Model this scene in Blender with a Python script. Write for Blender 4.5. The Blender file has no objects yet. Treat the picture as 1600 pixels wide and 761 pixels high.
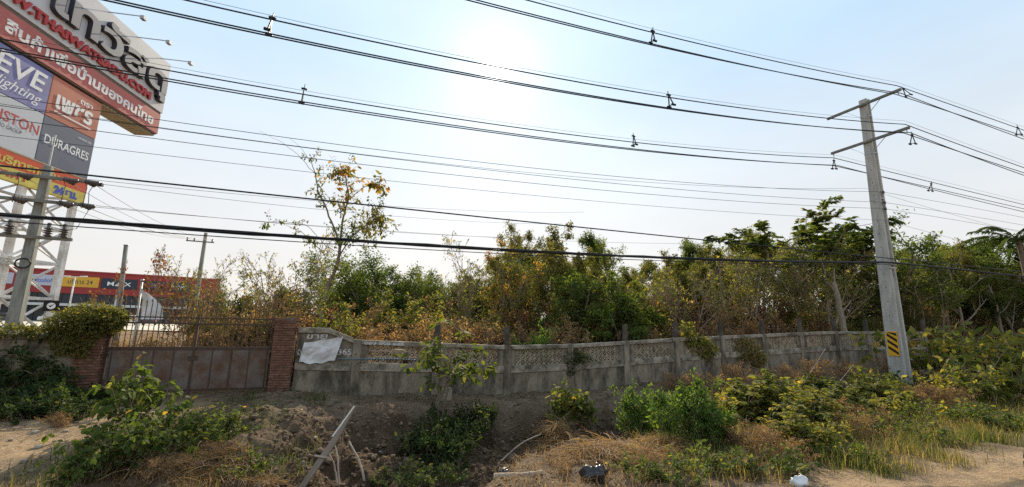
import bpy, math, random
import numpy as np
from mathutils import Matrix, Vector, Euler

sc = bpy.context.scene
COL = sc.collection

# ------------------------------------------------------------------ camera
FPX = 690.0; PITCH = math.radians(10.4); ROLL = math.radians(1.2); CAMH = 2.5
_F = np.array([0, math.cos(PITCH), math.sin(PITCH)])
_U0 = np.array([0, -math.sin(PITCH), math.cos(PITCH)]); _R0 = np.array([1.0, 0, 0])
_R = _R0*math.cos(ROLL)+_U0*math.sin(ROLL); _U = _U0*math.cos(ROLL)-_R0*math.sin(ROLL)
CAM = np.array([0, 0, CAMH])
cam = bpy.data.cameras.new('camera'); camo = bpy.data.objects.new('camera', cam); COL.objects.link(camo)
cam.sensor_width = 36.0; cam.lens = 36.0*FPX/1600.0; cam.clip_start = 0.1; cam.clip_end = 6000
camo.matrix_world = Matrix(((_R[0], _U[0], -_F[0], CAM[0]), (_R[1], _U[1], -_F[1], CAM[1]),
                            (_R[2], _U[2], -_F[2], CAM[2]), (0, 0, 0, 1)))
sc.camera = camo

# ------------------------------------------------------------------ sky and sun
SUN_EL = math.radians(32.1); SUN_AZ = math.radians(-2.8)
SUN_DIR = (math.sin(SUN_AZ)*math.cos(SUN_EL), math.cos(SUN_AZ)*math.cos(SUN_EL), math.sin(SUN_EL))
world = bpy.data.worlds.new('World'); sc.world = world; world.use_nodes = True
nt = world.node_tree; nt.nodes.clear()
def wn(t, **k):
    n_ = nt.nodes.new(t)
    for a_, b_ in k.items(): setattr(n_, a_, b_)
    return n_
sky = wn('ShaderNodeTexSky', sky_type='NISHITA', sun_disc=False, sun_elevation=SUN_EL, sun_rotation=SUN_AZ,
         altitude=0.0, air_density=1.0, dust_density=1.0, ozone_density=2.0)
tc = wn('ShaderNodeTexCoord'); nrm = wn('ShaderNodeVectorMath', operation='NORMALIZE'); nt.links.new(tc.outputs['Generated'], nrm.inputs[0])
# thin milky haze over the clear sky, thicker and greyer towards the horizon all round
sx = wn('ShaderNodeSeparateXYZ'); nt.links.new(nrm.outputs[0], sx.inputs[0])
hr = wn('ShaderNodeValToRGB'); els = hr.color_ramp.elements
SKY_RAMP = [(0.0, (6.4, 6.0, 5.6)), (0.10, (6.5, 6.25, 6.0)), (0.3, (6.0, 6.45, 6.75)), (0.52, (4.5, 6.0, 7.4)), (1.0, (4.3, 5.2, 6.2))]
for i, (p_, c_) in enumerate(SKY_RAMP):
    q = els[i] if i < 2 else els.new(p_); q.position = p_; q.color = (*c_, 1)
nt.links.new(sx.outputs[2], hr.inputs[0])
hz = wn('ShaderNodeMixRGB', blend_type='MIX'); hz.inputs[0].default_value = 0.92
# faint uneven veil of high haze
vn = wn('ShaderNodeTexNoise'); vn.inputs['Scale'].default_value = 2.2; vn.inputs['Detail'].default_value = 5; vn.inputs['Roughness'].default_value = .55
vm = wn('ShaderNodeMapping'); vm.inputs['Scale'].default_value = (1, 1, 3); nt.links.new(nrm.outputs[0], vm.inputs[0]); nt.links.new(vm.outputs[0], vn.inputs['Vector'])
vr = wn('ShaderNodeMapRange'); vr.inputs['From Min'].default_value = .3; vr.inputs['From Max'].default_value = .7; vr.inputs['To Min'].default_value = .95; vr.inputs['To Max'].default_value = 1.06
nt.links.new(vn.outputs['Fac'], vr.inputs[0]); hm_ = wn('ShaderNodeMixRGB', blend_type='MULTIPLY'); hm_.inputs[0].default_value = 1
nt.links.new(hr.outputs[0], hm_.inputs[1]); nt.links.new(vr.outputs[0], hm_.inputs[2])
nt.links.new(sky.outputs[0], hz.inputs[1]); nt.links.new(hm_.outputs[0], hz.inputs[2])
# aureole of the hazy sun (forward scattering), round the sun's real direction
dot = wn('ShaderNodeVectorMath', operation='DOT_PRODUCT'); dot.inputs[1].default_value = SUN_DIR
nt.links.new(nrm.outputs[0], dot.inputs[0])
mx = wn('ShaderNodeMath', operation='MAXIMUM'); mx.inputs[1].default_value = 0.0
nt.links.new(dot.outputs['Value'], mx.inputs[0])
def glow(power, gain):
    p_ = wn('ShaderNodeMath', operation='POWER'); p_.inputs[1].default_value = power
    nt.links.new(mx.outputs[0], p_.inputs[0])
    m_ = wn('ShaderNodeMath', operation='MULTIPLY'); m_.inputs[1].default_value = gain
    nt.links.new(p_.outputs[0], m_.inputs[0]); return m_
g1 = glow(3000, 30.0); g2 = glow(260, 2.2); g3 = glow(14, .65)
ad = wn('ShaderNodeMath', operation='ADD'); nt.links.new(g1.outputs[0], ad.inputs[0]); nt.links.new(g2.outputs[0], ad.inputs[1])
ad2 = wn('ShaderNodeMath', operation='ADD'); nt.links.new(ad.outputs[0], ad2.inputs[0]); nt.links.new(g3.outputs[0], ad2.inputs[1])
gc = wn('ShaderNodeMixRGB', blend_type='MULTIPLY'); gc.inputs[0].default_value = 1; gc.inputs[2].default_value = (1, 0.97, 0.92, 1)
nt.links.new(ad2.outputs[0], gc.inputs[1])
sm = wn('ShaderNodeMixRGB', blend_type='ADD'); sm.inputs[0].default_value = 1
nt.links.new(hz.outputs[0], sm.inputs[1]); nt.links.new(gc.outputs[0], sm.inputs[2])
bg = wn('ShaderNodeBackground'); bg.inputs[1].default_value = 0.1
out = wn('ShaderNodeOutputWorld'); nt.links.new(sm.outputs[0], bg.inputs[0]); nt.links.new(bg.outputs[0], out.inputs[0])

sl = bpy.data.lights.new('sun', 'SUN'); sl.energy = 5.0; sl.angle = math.radians(0.8); sl.color = (1, 0.86, 0.64)
so = bpy.data.objects.new('sun', sl); COL.objects.link(so); so.location = (0, 20, 40)
so.rotation_euler = Vector(SUN_DIR).to_track_quat('Z', 'Y').to_euler()
sc.view_settings.view_transform = 'Standard'; sc.view_settings.look = 'None'
sc.view_settings.exposure = 0.5; sc.view_settings.gamma = 1.0; sc.view_settings.use_curve_mapping = False
sc.render.engine = 'CYCLES'
try:
    sc.cycles.use_denoising = False; sc.cycles.denoising_prefilter = 'ACCURATE'
    sc.cycles.max_bounces = 6; sc.cycles.diffuse_bounces = 3; sc.cycles.transmission_bounces = 4; sc.cycles.transparent_max_bounces = 4
except Exception: pass

rng = np.random.default_rng(7); random.seed(7)

# ------------------------------------------------------------------ pixel helpers (pixel gives a direction, a surface gives the distance)
def ray(u, v): return _F*FPX+_R*(u-800)+_U*(380.5-v)
def at_y(u, v, y): d = ray(u, v); return CAM+d*(y/d[1])
def at_z(u, v, z): d = ray(u, v); return CAM+d*((z-CAMH)/d[2])
WA = math.atan(.395)                                   # the boundary wall's direction
WS = np.array([math.cos(WA), math.sin(WA), 0.]); WN = np.array([math.sin(WA), -math.cos(WA), 0.]); W0 = np.array([0, 16.9, 0.])
def Wp(s, t, z): return W0+WS*s+WN*t+np.array([0, 0, z])
def ST(P): q = np.asarray(P, float)-W0; return q@WS, q@WN
def at_t(u, v, t):
    d = ray(u, v); k = (t-(CAM-W0)@WN)/(d@WN); P = CAM+d*k; return P@WS-W0@WS, P[2]

# ------------------------------------------------------------------ numpy value noise
_perm = np.random.default_rng(3).permutation(4096); _val = np.random.default_rng(4).random(4096)*2-1
def vnoise(x, y):
    xi = np.floor(x).astype(int); yi = np.floor(y).astype(int); fx = x-xi; fy = y-yi
    fx = fx*fx*(3-2*fx); fy = fy*fy*(3-2*fy)
    def h(i, j): return _val[(_perm[(i & 4095)]+j*57) & 4095]
    return (h(xi, yi)*(1-fx)+h(xi+1, yi)*fx)*(1-fy)+(h(xi, yi+1)*(1-fx)+h(xi+1, yi+1)*fx)*fy
def fbm(x, y, o=4):
    r = 0; a_ = 1.0
    for k in range(o): r = r+a_*vnoise(x*2**k+17.3*k, y*2**k-9.1*k); a_ *= .5
    return r
def smooth(e0, e1, x): q = np.clip((x-e0)/(e1-e0), 0, 1); return q*q*(3-2*q)

# ------------------------------------------------------------------ materials
M = {}
def mat(name, ramp=None, scale=5.0, rough=.85, bump=0.0, bscale=None, detail=6, spec=.25, metal=0.0, stain=None, sscale=1.0, coord='Object', stretch=None):
    m = bpy.data.materials.new(name); m.use_nodes = True; t = m.node_tree; b = t.nodes['Principled BSDF']
    b.inputs['Roughness'].default_value = rough; b.inputs['Metallic'].default_value = metal
    b.inputs['Specular IOR Level'].default_value = spec
    tcn = t.nodes.new('ShaderNodeTexCoord'); oi = t.nodes.new('ShaderNodeObjectInfo')
    mp = t.nodes.new('ShaderNodeMapping'); t.links.new(tcn.outputs[coord], mp.inputs[0])
    if stretch: mp.inputs['Scale'].default_value = stretch
    mu = t.nodes.new('ShaderNodeVectorMath'); mu.operation = 'SCALE'; mu.inputs[0].default_value = (37, 91, 53)
    t.links.new(oi.outputs['Random'], mu.inputs['Scale']); t.links.new(mu.outputs[0], mp.inputs['Location'])
    ns = t.nodes.new('ShaderNodeTexNoise'); ns.inputs['Scale'].default_value = scale; ns.inputs['Detail'].default_value = detail
    ns.inputs['Roughness'].default_value = .65
    t.links.new(mp.outputs[0], ns.inputs['Vector'])
    cr = t.nodes.new('ShaderNodeValToRGB'); e = cr.color_ramp.elements
    while len(e) > 1: e.remove(e[-1])
    for i, (p_, c_) in enumerate(ramp):
        q = e[0] if i == 0 else e.new(p_)
        q.position = p_; q.color = (*c_, 1)
    t.links.new(ns.outputs['Fac'], cr.inputs[0]); colsock = cr.outputs[0]
    if stain:
        n2 = t.nodes.new('ShaderNodeTexNoise'); n2.inputs['Scale'].default_value = sscale; n2.inputs['Detail'].default_value = 8; n2.inputs['Roughness'].default_value = .7
        t.links.new(mp.outputs[0], n2.inputs['Vector'])
        r2 = t.nodes.new('ShaderNodeMapRange'); r2.inputs['From Min'].default_value = .42; r2.inputs['From Max'].default_value = .62
        t.links.new(n2.outputs['Fac'], r2.inputs[0])
        mxn = t.nodes.new('ShaderNodeMixRGB'); mxn.inputs[2].default_value = (*stain, 1)
        t.links.new(r2.outputs[0], mxn.inputs[0]); t.links.new(colsock, mxn.inputs[1]); colsock = mxn.outputs[0]
    t.links.new(colsock, b.inputs['Base Color'])
    if bump:
        n3 = t.nodes.new('ShaderNodeTexNoise'); n3.inputs['Scale'].default_value = bscale or scale*3; n3.inputs['Detail'].default_value = 5
        t.links.new(mp.outputs[0], n3.inputs['Vector'])
        bp = t.nodes.new('ShaderNodeBump'); bp.inputs['Strength'].default_value = bump; bp.inputs['Distance'].default_value = .02
        t.links.new(n3.outputs['Fac'], bp.inputs['Height']); t.links.new(bp.outputs[0], b.inputs['Normal'])
    M[name] = m; return m
def flat(name, c, rough=.7, v=.12, **k):
    return mat(name, [(.3, tuple(q*(1-v) for q in c)), (.7, tuple(min(1, q*(1+v)) for q in c))], rough=rough, **k)
def leafmat(name, ramp, trans=.45, rough=.72):
    m = bpy.data.materials.new(name); m.use_nodes = True; t = m.node_tree; b = t.nodes['Principled BSDF']; o = t.nodes['Material Output']
    at = t.nodes.new('ShaderNodeAttribute'); at.attribute_name = 'tint'
    oi = t.nodes.new('ShaderNodeObjectInfo'); mr = t.nodes.new('ShaderNodeMapRange'); mr.inputs['To Min'].default_value = -.1; mr.inputs['To Max'].default_value = .1
    t.links.new(oi.outputs['Random'], mr.inputs[0])
    a_ = t.nodes.new('ShaderNodeMath'); a_.operation = 'ADD'; t.links.new(at.outputs['Fac'], a_.inputs[0]); t.links.new(mr.outputs[0], a_.inputs[1])
    cr = t.nodes.new('ShaderNodeValToRGB'); e = cr.color_ramp.elements
    while len(e) > 1: e.remove(e[-1])
    for i, (p_, c_) in enumerate(ramp):
        q = e[0] if i == 0 else e.new(p_)
        q.position = p_; q.color = (*c_, 1)
    t.links.new(a_.outputs[0], cr.inputs[0]); t.links.new(cr.outputs[0], b.inputs['Base Color'])
    b.inputs['Roughness'].default_value = rough; b.inputs['Specular IOR Level'].default_value = .18
    tr = t.nodes.new('ShaderNodeBsdfTranslucent'); mm = t.nodes.new('ShaderNodeMixRGB'); mm.blend_type = 'MULTIPLY'; mm.inputs[0].default_value = 1
    mm.inputs[2].default_value = (2.1, 1.9, .9, 1); t.links.new(cr.outputs[0], mm.inputs[1]); t.links.new(mm.outputs[0], tr.inputs[0])
    ms = t.nodes.new('ShaderNodeMixShader'); ms.inputs[0].default_value = trans
    t.links.new(b.outputs[0], ms.inputs[1]); t.links.new(tr.outputs[0], ms.inputs[2]); t.links.new(ms.outputs[0], o.inputs[0])
    M[name] = m; return m

mat('concrete', [(.25, (.165, .135, .10)), (.5, (.27, .228, .172)), (.75, (.37, .315, .245))], scale=2.2, rough=.95, bump=.35, bscale=30, stain=(.075, .062, .046), sscale=1.3, stretch=(1.4, 1.4, .55))
mat('coping', [(.25, (.27, .235, .185)), (.6, (.40, .35, .28)), (.8, (.50, .45, .36))], scale=4, rough=.95, bump=.3, bscale=35, stain=(.10, .085, .065), sscale=2.2)
mat('post_conc', [(.3, (.07, .058, .046)), (.7, (.155, .13, .105))], scale=3, rough=.95, bump=.3, bscale=30, stain=(.05, .045, .04), sscale=1.6)
mat('block_clay', [(.3, (.38, .31, .23)), (.7, (.54, .46, .35))], scale=6, rough=.95, stain=(.22, .175, .125), sscale=2)
mat('brick', [(.25, (.105, .050, .035)), (.5, (.205, .098, .066)), (.75, (.34, .19, .13))], scale=1.3, rough=.95, bump=.4, bscale=40, stain=(.12, .07, .05), sscale=6)
mat('mortar', [(.3, (.13, .10, .08)), (.7, (.24, .19, .15))], scale=8, rough=1)
mat('pole_conc', [(.25, (.40, .39, .36)), (.6, (.50, .49, .45)), (.8, (.57, .55, .50))], scale=1.5, rough=.9, bump=.15, bscale=40, stain=(.34, .33, .30), sscale=2.0, stretch=(3, 3, .5))
mat('pole_old', [(.25, (.22, .24, .22)), (.7, (.36, .37, .34))], scale=2, rough=.9, bump=.2, stain=(.16, .15, .13), sscale=2, stretch=(3, 3, .5))
mat('crossarm', [(.3, (.15, .15, .13)), (.7, (.24, .23, .20))], scale=5, rough=.85)
mat('galv', [(.3, (.32, .32, .32)), (.7, (.45, .45, .45))], scale=8, rough=.5, metal=.6)
flat('cable', (.018, .018, .02), rough=.55, scale=3)
flat('porcelain', (.10, .09, .085), rough=.3, scale=5)
flat('white_steel', (.74, .75, .74), rough=.5, scale=1, stain=(.5, .47, .43), sscale=1.2)
mat('rust_iron', [(.3, (.05, .035, .028)), (.7, (.11, .07, .05))], scale=9, rough=.8)
mat('rust_sheet', [(.25, (.10, .085, .075)), (.6, (.17, .14, .12)), (.8, (.22, .15, .10))], scale=3, rough=.75, stain=(.12, .06, .035), sscale=2, bump=.1)
flat('white_cloth', (.68, .68, .70), rough=.7, scale=5, v=.06, stain=(.52, .50, .47), sscale=3)
flat('spray_paint', (.62, .62, .60), rough=.9, scale=25, stain=(.26, .25, .22), sscale=14)
flat('pipe_blue', (.12, .2, .27), rough=.5)
mat('bark', [(.25, (.12, .09, .068)), (.6, (.24, .19, .145)), (.8, (.34, .28, .22))], scale=6, rough=.95, bump=.4, bscale=25, stretch=(2, 2, .4))
mat('bark_pale', [(.25, (.16, .13, .10)), (.6, (.30, .25, .19)), (.8, (.40, .35, .28))], scale=6, rough=.95, bump=.3, stretch=(2, 2, .4))
mat('twig', [(.3, (.18, .13, .09)), (.7, (.36, .27, .19))], scale=8, rough=.95)
mat('dead_wood', [(.25, (.22, .17, .13)), (.7, (.46, .38, .30))], scale=5, rough=.9, bump=.3, stretch=(1, 1, .2))
mat('plank_wood', [(.25, (.13, .095, .07)), (.7, (.27, .21, .165))], scale=4, rough=.85, bump=.3, stretch=(8, 8, .5))
flat('plank_edge', (.62, .56, .48), rough=.85, scale=9)
mat('black_plastic', [(.3, (.012, .012, .014)), (.7, (.03, .03, .034))], scale=6, rough=.32, spec=.5)
mat('white_plastic', [(.3, (.6, .62, .66)), (.7, (.82, .83, .85))], scale=6, rough=.5, spec=.4)
flat('rubber', (.02, .02, .021), rough=.8)
leafmat('leaf_green', [(0, (.042, .068, .016)), (.4, (.08, .120, .028)), (.7, (.125, .155, .038)), (.9, (.22, .20, .045)), (1, (.32, .20, .045))])
leafmat('leaf_bright', [(0, (.045, .09, .018)), (.5, (.085, .155, .03)), (.85, (.15, .205, .045)), (1, (.28, .26, .05))])
leafmat('leaf_olive', [(0, (.055, .068, .020)), (.4, (.105, .112, .034)), (.7, (.165, .15, .046)), (.88, (.26, .20, .06)), (1, (.32, .18, .06))])
leafmat('leaf_dark', [(0, (.020, .036, .013)), (.5, (.038, .068, .022)), (.85, (.07, .10, .03)), (1, (.14, .14, .04))])
leafmat('leaf_autumn', [(0, (.05, .08, .02)), (.25, (.11, .12, .03)), (.5, (.30, .19, .04)), (.8, (.42, .20, .035)), (1, (.30, .10, .03))])
leafmat('leaf_yellow', [(0, (.065, .095, .022)), (.35, (.145, .16, .038)), (.7, (.29, .25, .06)), (.9, (.44, .29, .07)), (1, (.42, .20, .05))])
leafmat('leaf_brown', [(0, (.10, .06, .035)), (.5, (.20, .12, .068)), (.85, (.30, .20, .11)), (1, (.40, .29, .17))], trans=.35)
leafmat('leaf_red', [(0, (.09, .035, .025)), (.5, (.17, .065, .04)), (.8, (.22, .12, .05)), (1, (.14, .14, .05))], trans=.4)
leafmat('straw', [(0, (.13, .078, .038)), (.5, (.245, .155, .08)), (1, (.40, .285, .16))], trans=.3)
leafmat('grass', [(0, (.035, .06, .015)), (.45, (.07, .095, .025)), (.7, (.15, .14, .05)), (1, (.33, .25, .12))], trans=.4)

# ------------------------------------------------------------------ object helpers
def link(name, me, parent=None, m=None, loc=None):
    o = bpy.data.objects.new(name, me); COL.objects.link(o)
    if parent is not None: o.parent = parent
    if m is not None and me is not None and not me.materials: me.materials.append(M[m])
    if loc is not None: o.location = [float(q) for q in loc]
    return o
def tag(o, label, cat, group=None, kind=None):
    if label: o['label'] = label
    if cat: o['category'] = cat
    if group: o['group'] = group
    if kind: o['kind'] = kind
    return o
def thing(name, label, cat, loc=(0, 0, 0), rot=None, group=None, scale=None):
    o = bpy.data.objects.new(name, None); COL.objects.link(o); o.location = [float(q) for q in loc]; o.empty_display_size = .2
    if rot is not None: o.rotation_euler = rot
    if scale is not None: o.scale = (scale,)*3 if np.isscalar(scale) else scale
    return tag(o, label, cat, group)
def fast_mesh(name, V, faces_list, tint=None, smooth_=False):
    """faces_list: list of (n,k) int arrays"""
    V = np.asarray(V, np.float32); me = bpy.data.meshes.new(name)
    me.vertices.add(len(V)); me.vertices.foreach_set('co', V.ravel())
    loops = np.concatenate([f.ravel() for f in faces_list]).astype(np.int32)
    tot = np.concatenate([np.full(len(f), f.shape[1]) for f in faces_list]).astype(np.int32)
    start = np.concatenate([[0], np.cumsum(tot)[:-1]]).astype(np.int32)
    me.loops.add(len(loops)); me.loops.foreach_set('vertex_index', loops)
    me.polygons.add(len(tot)); me.polygons.foreach_set('loop_start', start)
    if smooth_: me.polygons.foreach_set('use_smooth', np.ones(len(tot), bool))
    if tint is not None:
        a_ = me.attributes.new('tint', 'FLOAT', 'POINT'); a_.data.foreach_set('value', np.asarray(tint, np.float32))
    me.update(calc_edges=True); return me
class MB:
    """collects boxes, prisms, tubes into one mesh"""
    def __init__(s): s.v = []; s.f = []; s.n = 0
    def add(s, V, F):
        V = [tuple(map(float, q)) for q in V]; s.v += V; s.f += [tuple(i+s.n for i in q) for q in F]; s.n += len(V); return s
    def hexa(s, c): return s.add(c, [(0, 3, 2, 1), (4, 5, 6, 7), (0, 1, 5, 4), (1, 2, 6, 5), (2, 3, 7, 6), (3, 0, 4, 7)])
    def box(s, x0, x1, y0, y1, z0, z1):
        return s.hexa([(x0, y0, z0), (x1, y0, z0), (x1, y1, z0), (x0, y1, z0), (x0, y0, z1), (x1, y0, z1), (x1, y1, z1), (x0, y1, z1)])
    def bar(s, p, q, w_, h_=None, up=(0, 0, 1)):
        p = Vector(p); q = Vector(q); d = (q-p).normalized(); u = Vector(up)
        if abs(d.dot(u)) > .95: u = Vector((1, 0, 0))
        a_ = d.cross(u).normalized()*w_/2; b_ = a_.cross(d).normalized()*(h_ or w_)/2
        return s.hexa([p-a_-b_, p+a_-b_, p+a_+b_, p-a_+b_, q-a_-b_, q+a_-b_, q+a_+b_, q-a_+b_])
    def tube(s, pts, r, k=6, cap=True):
        pts = [Vector(q) for q in pts]; rs = [r]*len(pts) if np.isscalar(r) else list(r); V = []; F = []
        for i, q in enumerate(pts):
            d = (pts[min(i+1, len(pts)-1)]-pts[max(i-1, 0)]).normalized(); u = Vector((0, 0, 1)) if abs(d.z) < .9 else Vector((1, 0, 0))
            a_ = d.cross(u).normalized(); b_ = a_.cross(d)
            for j in range(k):
                t_ = 2*math.pi*j/k; V.append(q+(a_*math.cos(t_)+b_*math.sin(t_))*rs[i])
        for i in range(len(pts)-1):
            for j in range(k): F.append((i*k+j, i*k+(j+1) % k, (i+1)*k+(j+1) % k, (i+1)*k+j))
        if cap: F.append(tuple(range(k))[::-1]); F.append(tuple((len(pts)-1)*k+j for j in range(k)))
        return s.add(V, F)
    def prism(s, poly, y0, y1):          # polygon in x,z extruded along y
        k = len(poly); V = [(x, y0, z) for x, z in poly]+[(x, y1, z) for x, z in poly]
        F = [tuple(range(k)), tuple(range(k, 2*k))[::-1]]+[(i, i+k, (i+1) % k+k, (i+1) % k) for i in range(k)]
        return s.add(V, F)
    def mesh(s, name, smooth_=False, bevel=0):
        me = bpy.data.meshes.new(name); me.from_pydata(s.v, [], s.f); me.validate()
        if bevel:
            import bmesh
            bm = bmesh.new(); bm.from_mesh(me); bmesh.ops.recalc_face_normals(bm, faces=bm.faces)
            bmesh.ops.bevel(bm, geom=bm.edges[:], offset=bevel, segments=1, affect='EDGES'); bm.to_mesh(me); bm.free()
        if smooth_: me.polygons.foreach_set('use_smooth', [True]*len(me.polygons))
        me.update(); return me
    def build(s, name, m, parent=None, smooth_=False, loc=None, bevel=0): return link(name, s.mesh(name, smooth_, bevel), parent, m, loc)
def text_mesh(txt, size=1.0, extrude=0.0, offset=0.0, width=None, shear=0.0, align='LEFT'):
    cu = bpy.data.curves.new('txt', 'FONT'); cu.body = txt; cu.size = size; cu.extrude = extrude; cu.offset = offset; cu.align_x = align; cu.shear = shear
    cu.resolution_u = 3
    o = bpy.data.objects.new('txt', cu); COL.objects.link(o); bpy.context.view_layer.update()
    me = bpy.data.meshes.new_from_object(o.evaluated_get(bpy.context.evaluated_depsgraph_get()))
    bpy.data.objects.remove(o); bpy.data.curves.remove(cu)
    n_ = len(me.vertices); co = np.empty(n_*3, np.float32); me.vertices.foreach_get('co', co); co = co.reshape(-1, 3)
    if width and n_:
        w_ = co[:, 0].max()-co[:, 0].min(); co[:, 0] = (co[:, 0]-co[:, 0].min())*width/w_
        if align == 'CENTER': co[:, 0] -= width/2
        me.vertices.foreach_set('co', co.ravel())
    me.update(); return me

# ------------------------------------------------------------------ ground
_zs = [-40, -20, -12.5, -7, -5.4, -.25, 2.7, 5.2, 8, 18, 40]; _zz = [.3, .3, .3, .35, .17, -.02, .03, .16, .32, .74, .9]
def ground_z(x, y):
    x = np.asarray(x, float); y = np.asarray(y, float)
    s = x*WS[0]+(y-16.9)*WS[1]; t = x*WN[0]+(y-16.9)*WN[1]
    zb = np.interp(s, _zs, _zz)
    z = zb*(1-smooth(2.5, 8.5, t))
    back = smooth(0, 10, -t); z = z*(1-back)+back*(.55+.35*smooth(10, 40, -t))+.25*back*(1-smooth(-30, -8, s))
    D = np.interp(x, [-6.0, -4.6, -3.2, -.5, 2.5, 6, 12, 20], [0, .2, .8, 1.1, .95, .7, .5, .4])
    D = D*(1+.15*vnoise(s*.8, t*.8))
    g = smooth(1.2, 3.8, t+.35*vnoise(s*1.3, 3.1))*(1-smooth(5.0, 7.7, t+.4*vnoise(s*.9, 8.8)-2.2*(1-smooth(-1.6, .6, x))))
    z = z-D*g
    near = np.exp(-((x-2)/28)**2-((y-14)/16)**2)
    drive = np.exp(-((s-np.interp(t, [0, 6, 10], [-10, -12, -12.6]))/2.0)**4)*smooth(-1, 1, t)
    z = z+near*(1-.85*drive)*(.05*fbm(x*1.1, y*1.1, 4)+(.035+.15*g)*fbm(x*2.7+5, y*2.7, 4)+(.02+.035*g)*fbm(x*6, y*6, 3))
    z = z-.05*drive
    return z
def build_ground():
    def axis(lo, hi, st, far):
        a_ = list(np.arange(lo, hi, st)); q = st; v = a_[-1]
        while v < far: q *= 1.22; v += q; a_.append(v)
        q = st; v = a_[0]; b_ = []
        while v > -far: q *= 1.22; v -= q; b_.append(v)
        return np.array(b_[::-1]+a_)
    xs = axis(-15, 24, .11, 2500); ys = axis(6.3, 24, .10, 2500)
    X, Y = np.meshgrid(xs, ys); Z = ground_z(X, Y); nx, ny = len(xs), len(ys)
    idx = np.arange(nx*ny).reshape(ny, nx)
    F = np.stack([idx[:-1, :-1], idx[:-1, 1:], idx[1:, 1:], idx[1:, :-1]], -1).reshape(-1, 4)
    me = fast_mesh('ground', np.stack([X, Y, Z], -1).reshape(-1, 3), [F], smooth_=True)
    s = (X*WS[0]+(Y-16.9)*WS[1]).ravel(); t = (X*WN[0]+(Y-16.9)*WN[1]).ravel()
    sc_ = np.interp(t, [0, 6, 10], [-10.2, -12.2, -12.6]); nz = fbm(X*.7, Y*.7, 4).ravel()
    drive = (1-smooth(1.1, 2.3, np.abs(s-sc_)+.5*nz))*smooth(.2, 2.2, t+.4*nz)
    shoulder = smooth(9.8, 10.7, t+.5*nz)*smooth(-12, -9, t-99*(t < 0))
    sand = np.maximum(drive, shoulder)
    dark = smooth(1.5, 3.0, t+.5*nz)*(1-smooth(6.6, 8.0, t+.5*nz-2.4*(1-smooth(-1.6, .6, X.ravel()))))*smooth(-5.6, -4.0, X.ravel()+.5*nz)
    lit = smooth(0, 1, -t)
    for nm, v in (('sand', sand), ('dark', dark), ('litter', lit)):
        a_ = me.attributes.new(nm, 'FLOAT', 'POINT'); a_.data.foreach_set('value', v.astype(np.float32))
    m = bpy.data.materials.new('ground_soil'); m.use_nodes = True; tt = m.node_tree; b = tt.nodes['Principled BSDF']
    b.inputs['Roughness'].default_value = 1; b.inputs['Specular IOR Level'].default_value = .1
    tcn = tt.nodes.new('ShaderNodeTexCoord')
    def noise(scl, det=8, r=.65):
        q = tt.nodes.new('ShaderNodeTexNoise'); q.inputs['Scale'].default_value = scl; q.inputs['Detail'].default_value = det; q.inputs['Roughness'].default_value = r
        tt.links.new(tcn.outputs['Object'], q.inputs[0]); return q
    def ramp(src, els):
        q = tt.nodes.new('ShaderNodeValToRGB'); e = q.color_ramp.elements
        for i, (p_, c_) in enumerate(els):
            z_ = e[i] if i < 2 else e.new(p_); z_.position = p_; z_.color = (*c_, 1)
        tt.links.new(src, q.inputs[0]); return q
    n1 = noise(1.6); n2 = noise(9); n3 = noise(2.6, 10, .75)
    soil = ramp(n1.outputs[0], [(.3, (.10, .072, .048)), (.7, (.25, .188, .132))])
    sandc = ramp(n3.outputs[0], [(.3, (.27, .18, .11)), (.7, (.52, .385, .245))])
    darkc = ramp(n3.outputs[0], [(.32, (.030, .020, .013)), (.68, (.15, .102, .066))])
    litc = ramp(n2.outputs[0], [(.3, (.14, .09, .05)), (.7, (.32, .22, .13))])
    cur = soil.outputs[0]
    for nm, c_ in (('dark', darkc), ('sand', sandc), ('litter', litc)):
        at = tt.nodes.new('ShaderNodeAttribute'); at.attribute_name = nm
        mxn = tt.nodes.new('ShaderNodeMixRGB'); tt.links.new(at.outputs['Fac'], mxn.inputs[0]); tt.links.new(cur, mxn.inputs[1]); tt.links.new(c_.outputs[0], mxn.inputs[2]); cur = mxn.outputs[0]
    n4 = noise(28, 4); sp = ramp(n4.outputs[0], [(.35, (.72, .72, .72)), (.65, (1.15, 1.12, 1.08))])
    ml = tt.nodes.new('ShaderNodeMixRGB'); ml.blend_type = 'MULTIPLY'; ml.inputs[0].default_value = 1
    tt.links.new(cur, ml.inputs[1]); tt.links.new(sp.outputs[0], ml.inputs[2]); tt.links.new(ml.outputs[0], b.inputs['Base Color'])
    bp = tt.nodes.new('ShaderNodeBump'); bp.inputs['Strength'].default_value = 1.0; bp.inputs['Distance'].default_value = .09
    n5 = noise(11, 8, .7); tt.links.new(n5.outputs[0], bp.inputs['Height']); tt.links.new(bp.outputs[0], b.inputs['Normal'])
    M['ground_soil'] = m
    o = link('ground', me, None, 'ground_soil'); o['kind'] = 'structure'
build_ground()
flat('asphalt', (.055, .055, .055), rough=.95, scale=30)
rd = MB(); L_ = [Wp(-90, 12.5, .03), Wp(-90, 20, .03), Wp(90, 20, .03), Wp(90, 12.5, .03)]
rd.add([(*p[:2], .054) for p in L_], [(0, 1, 2, 3)]); rd.build('road', 'asphalt')['kind'] = 'structure'
def gz(x, y): return float(ground_z(x, y))

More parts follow.
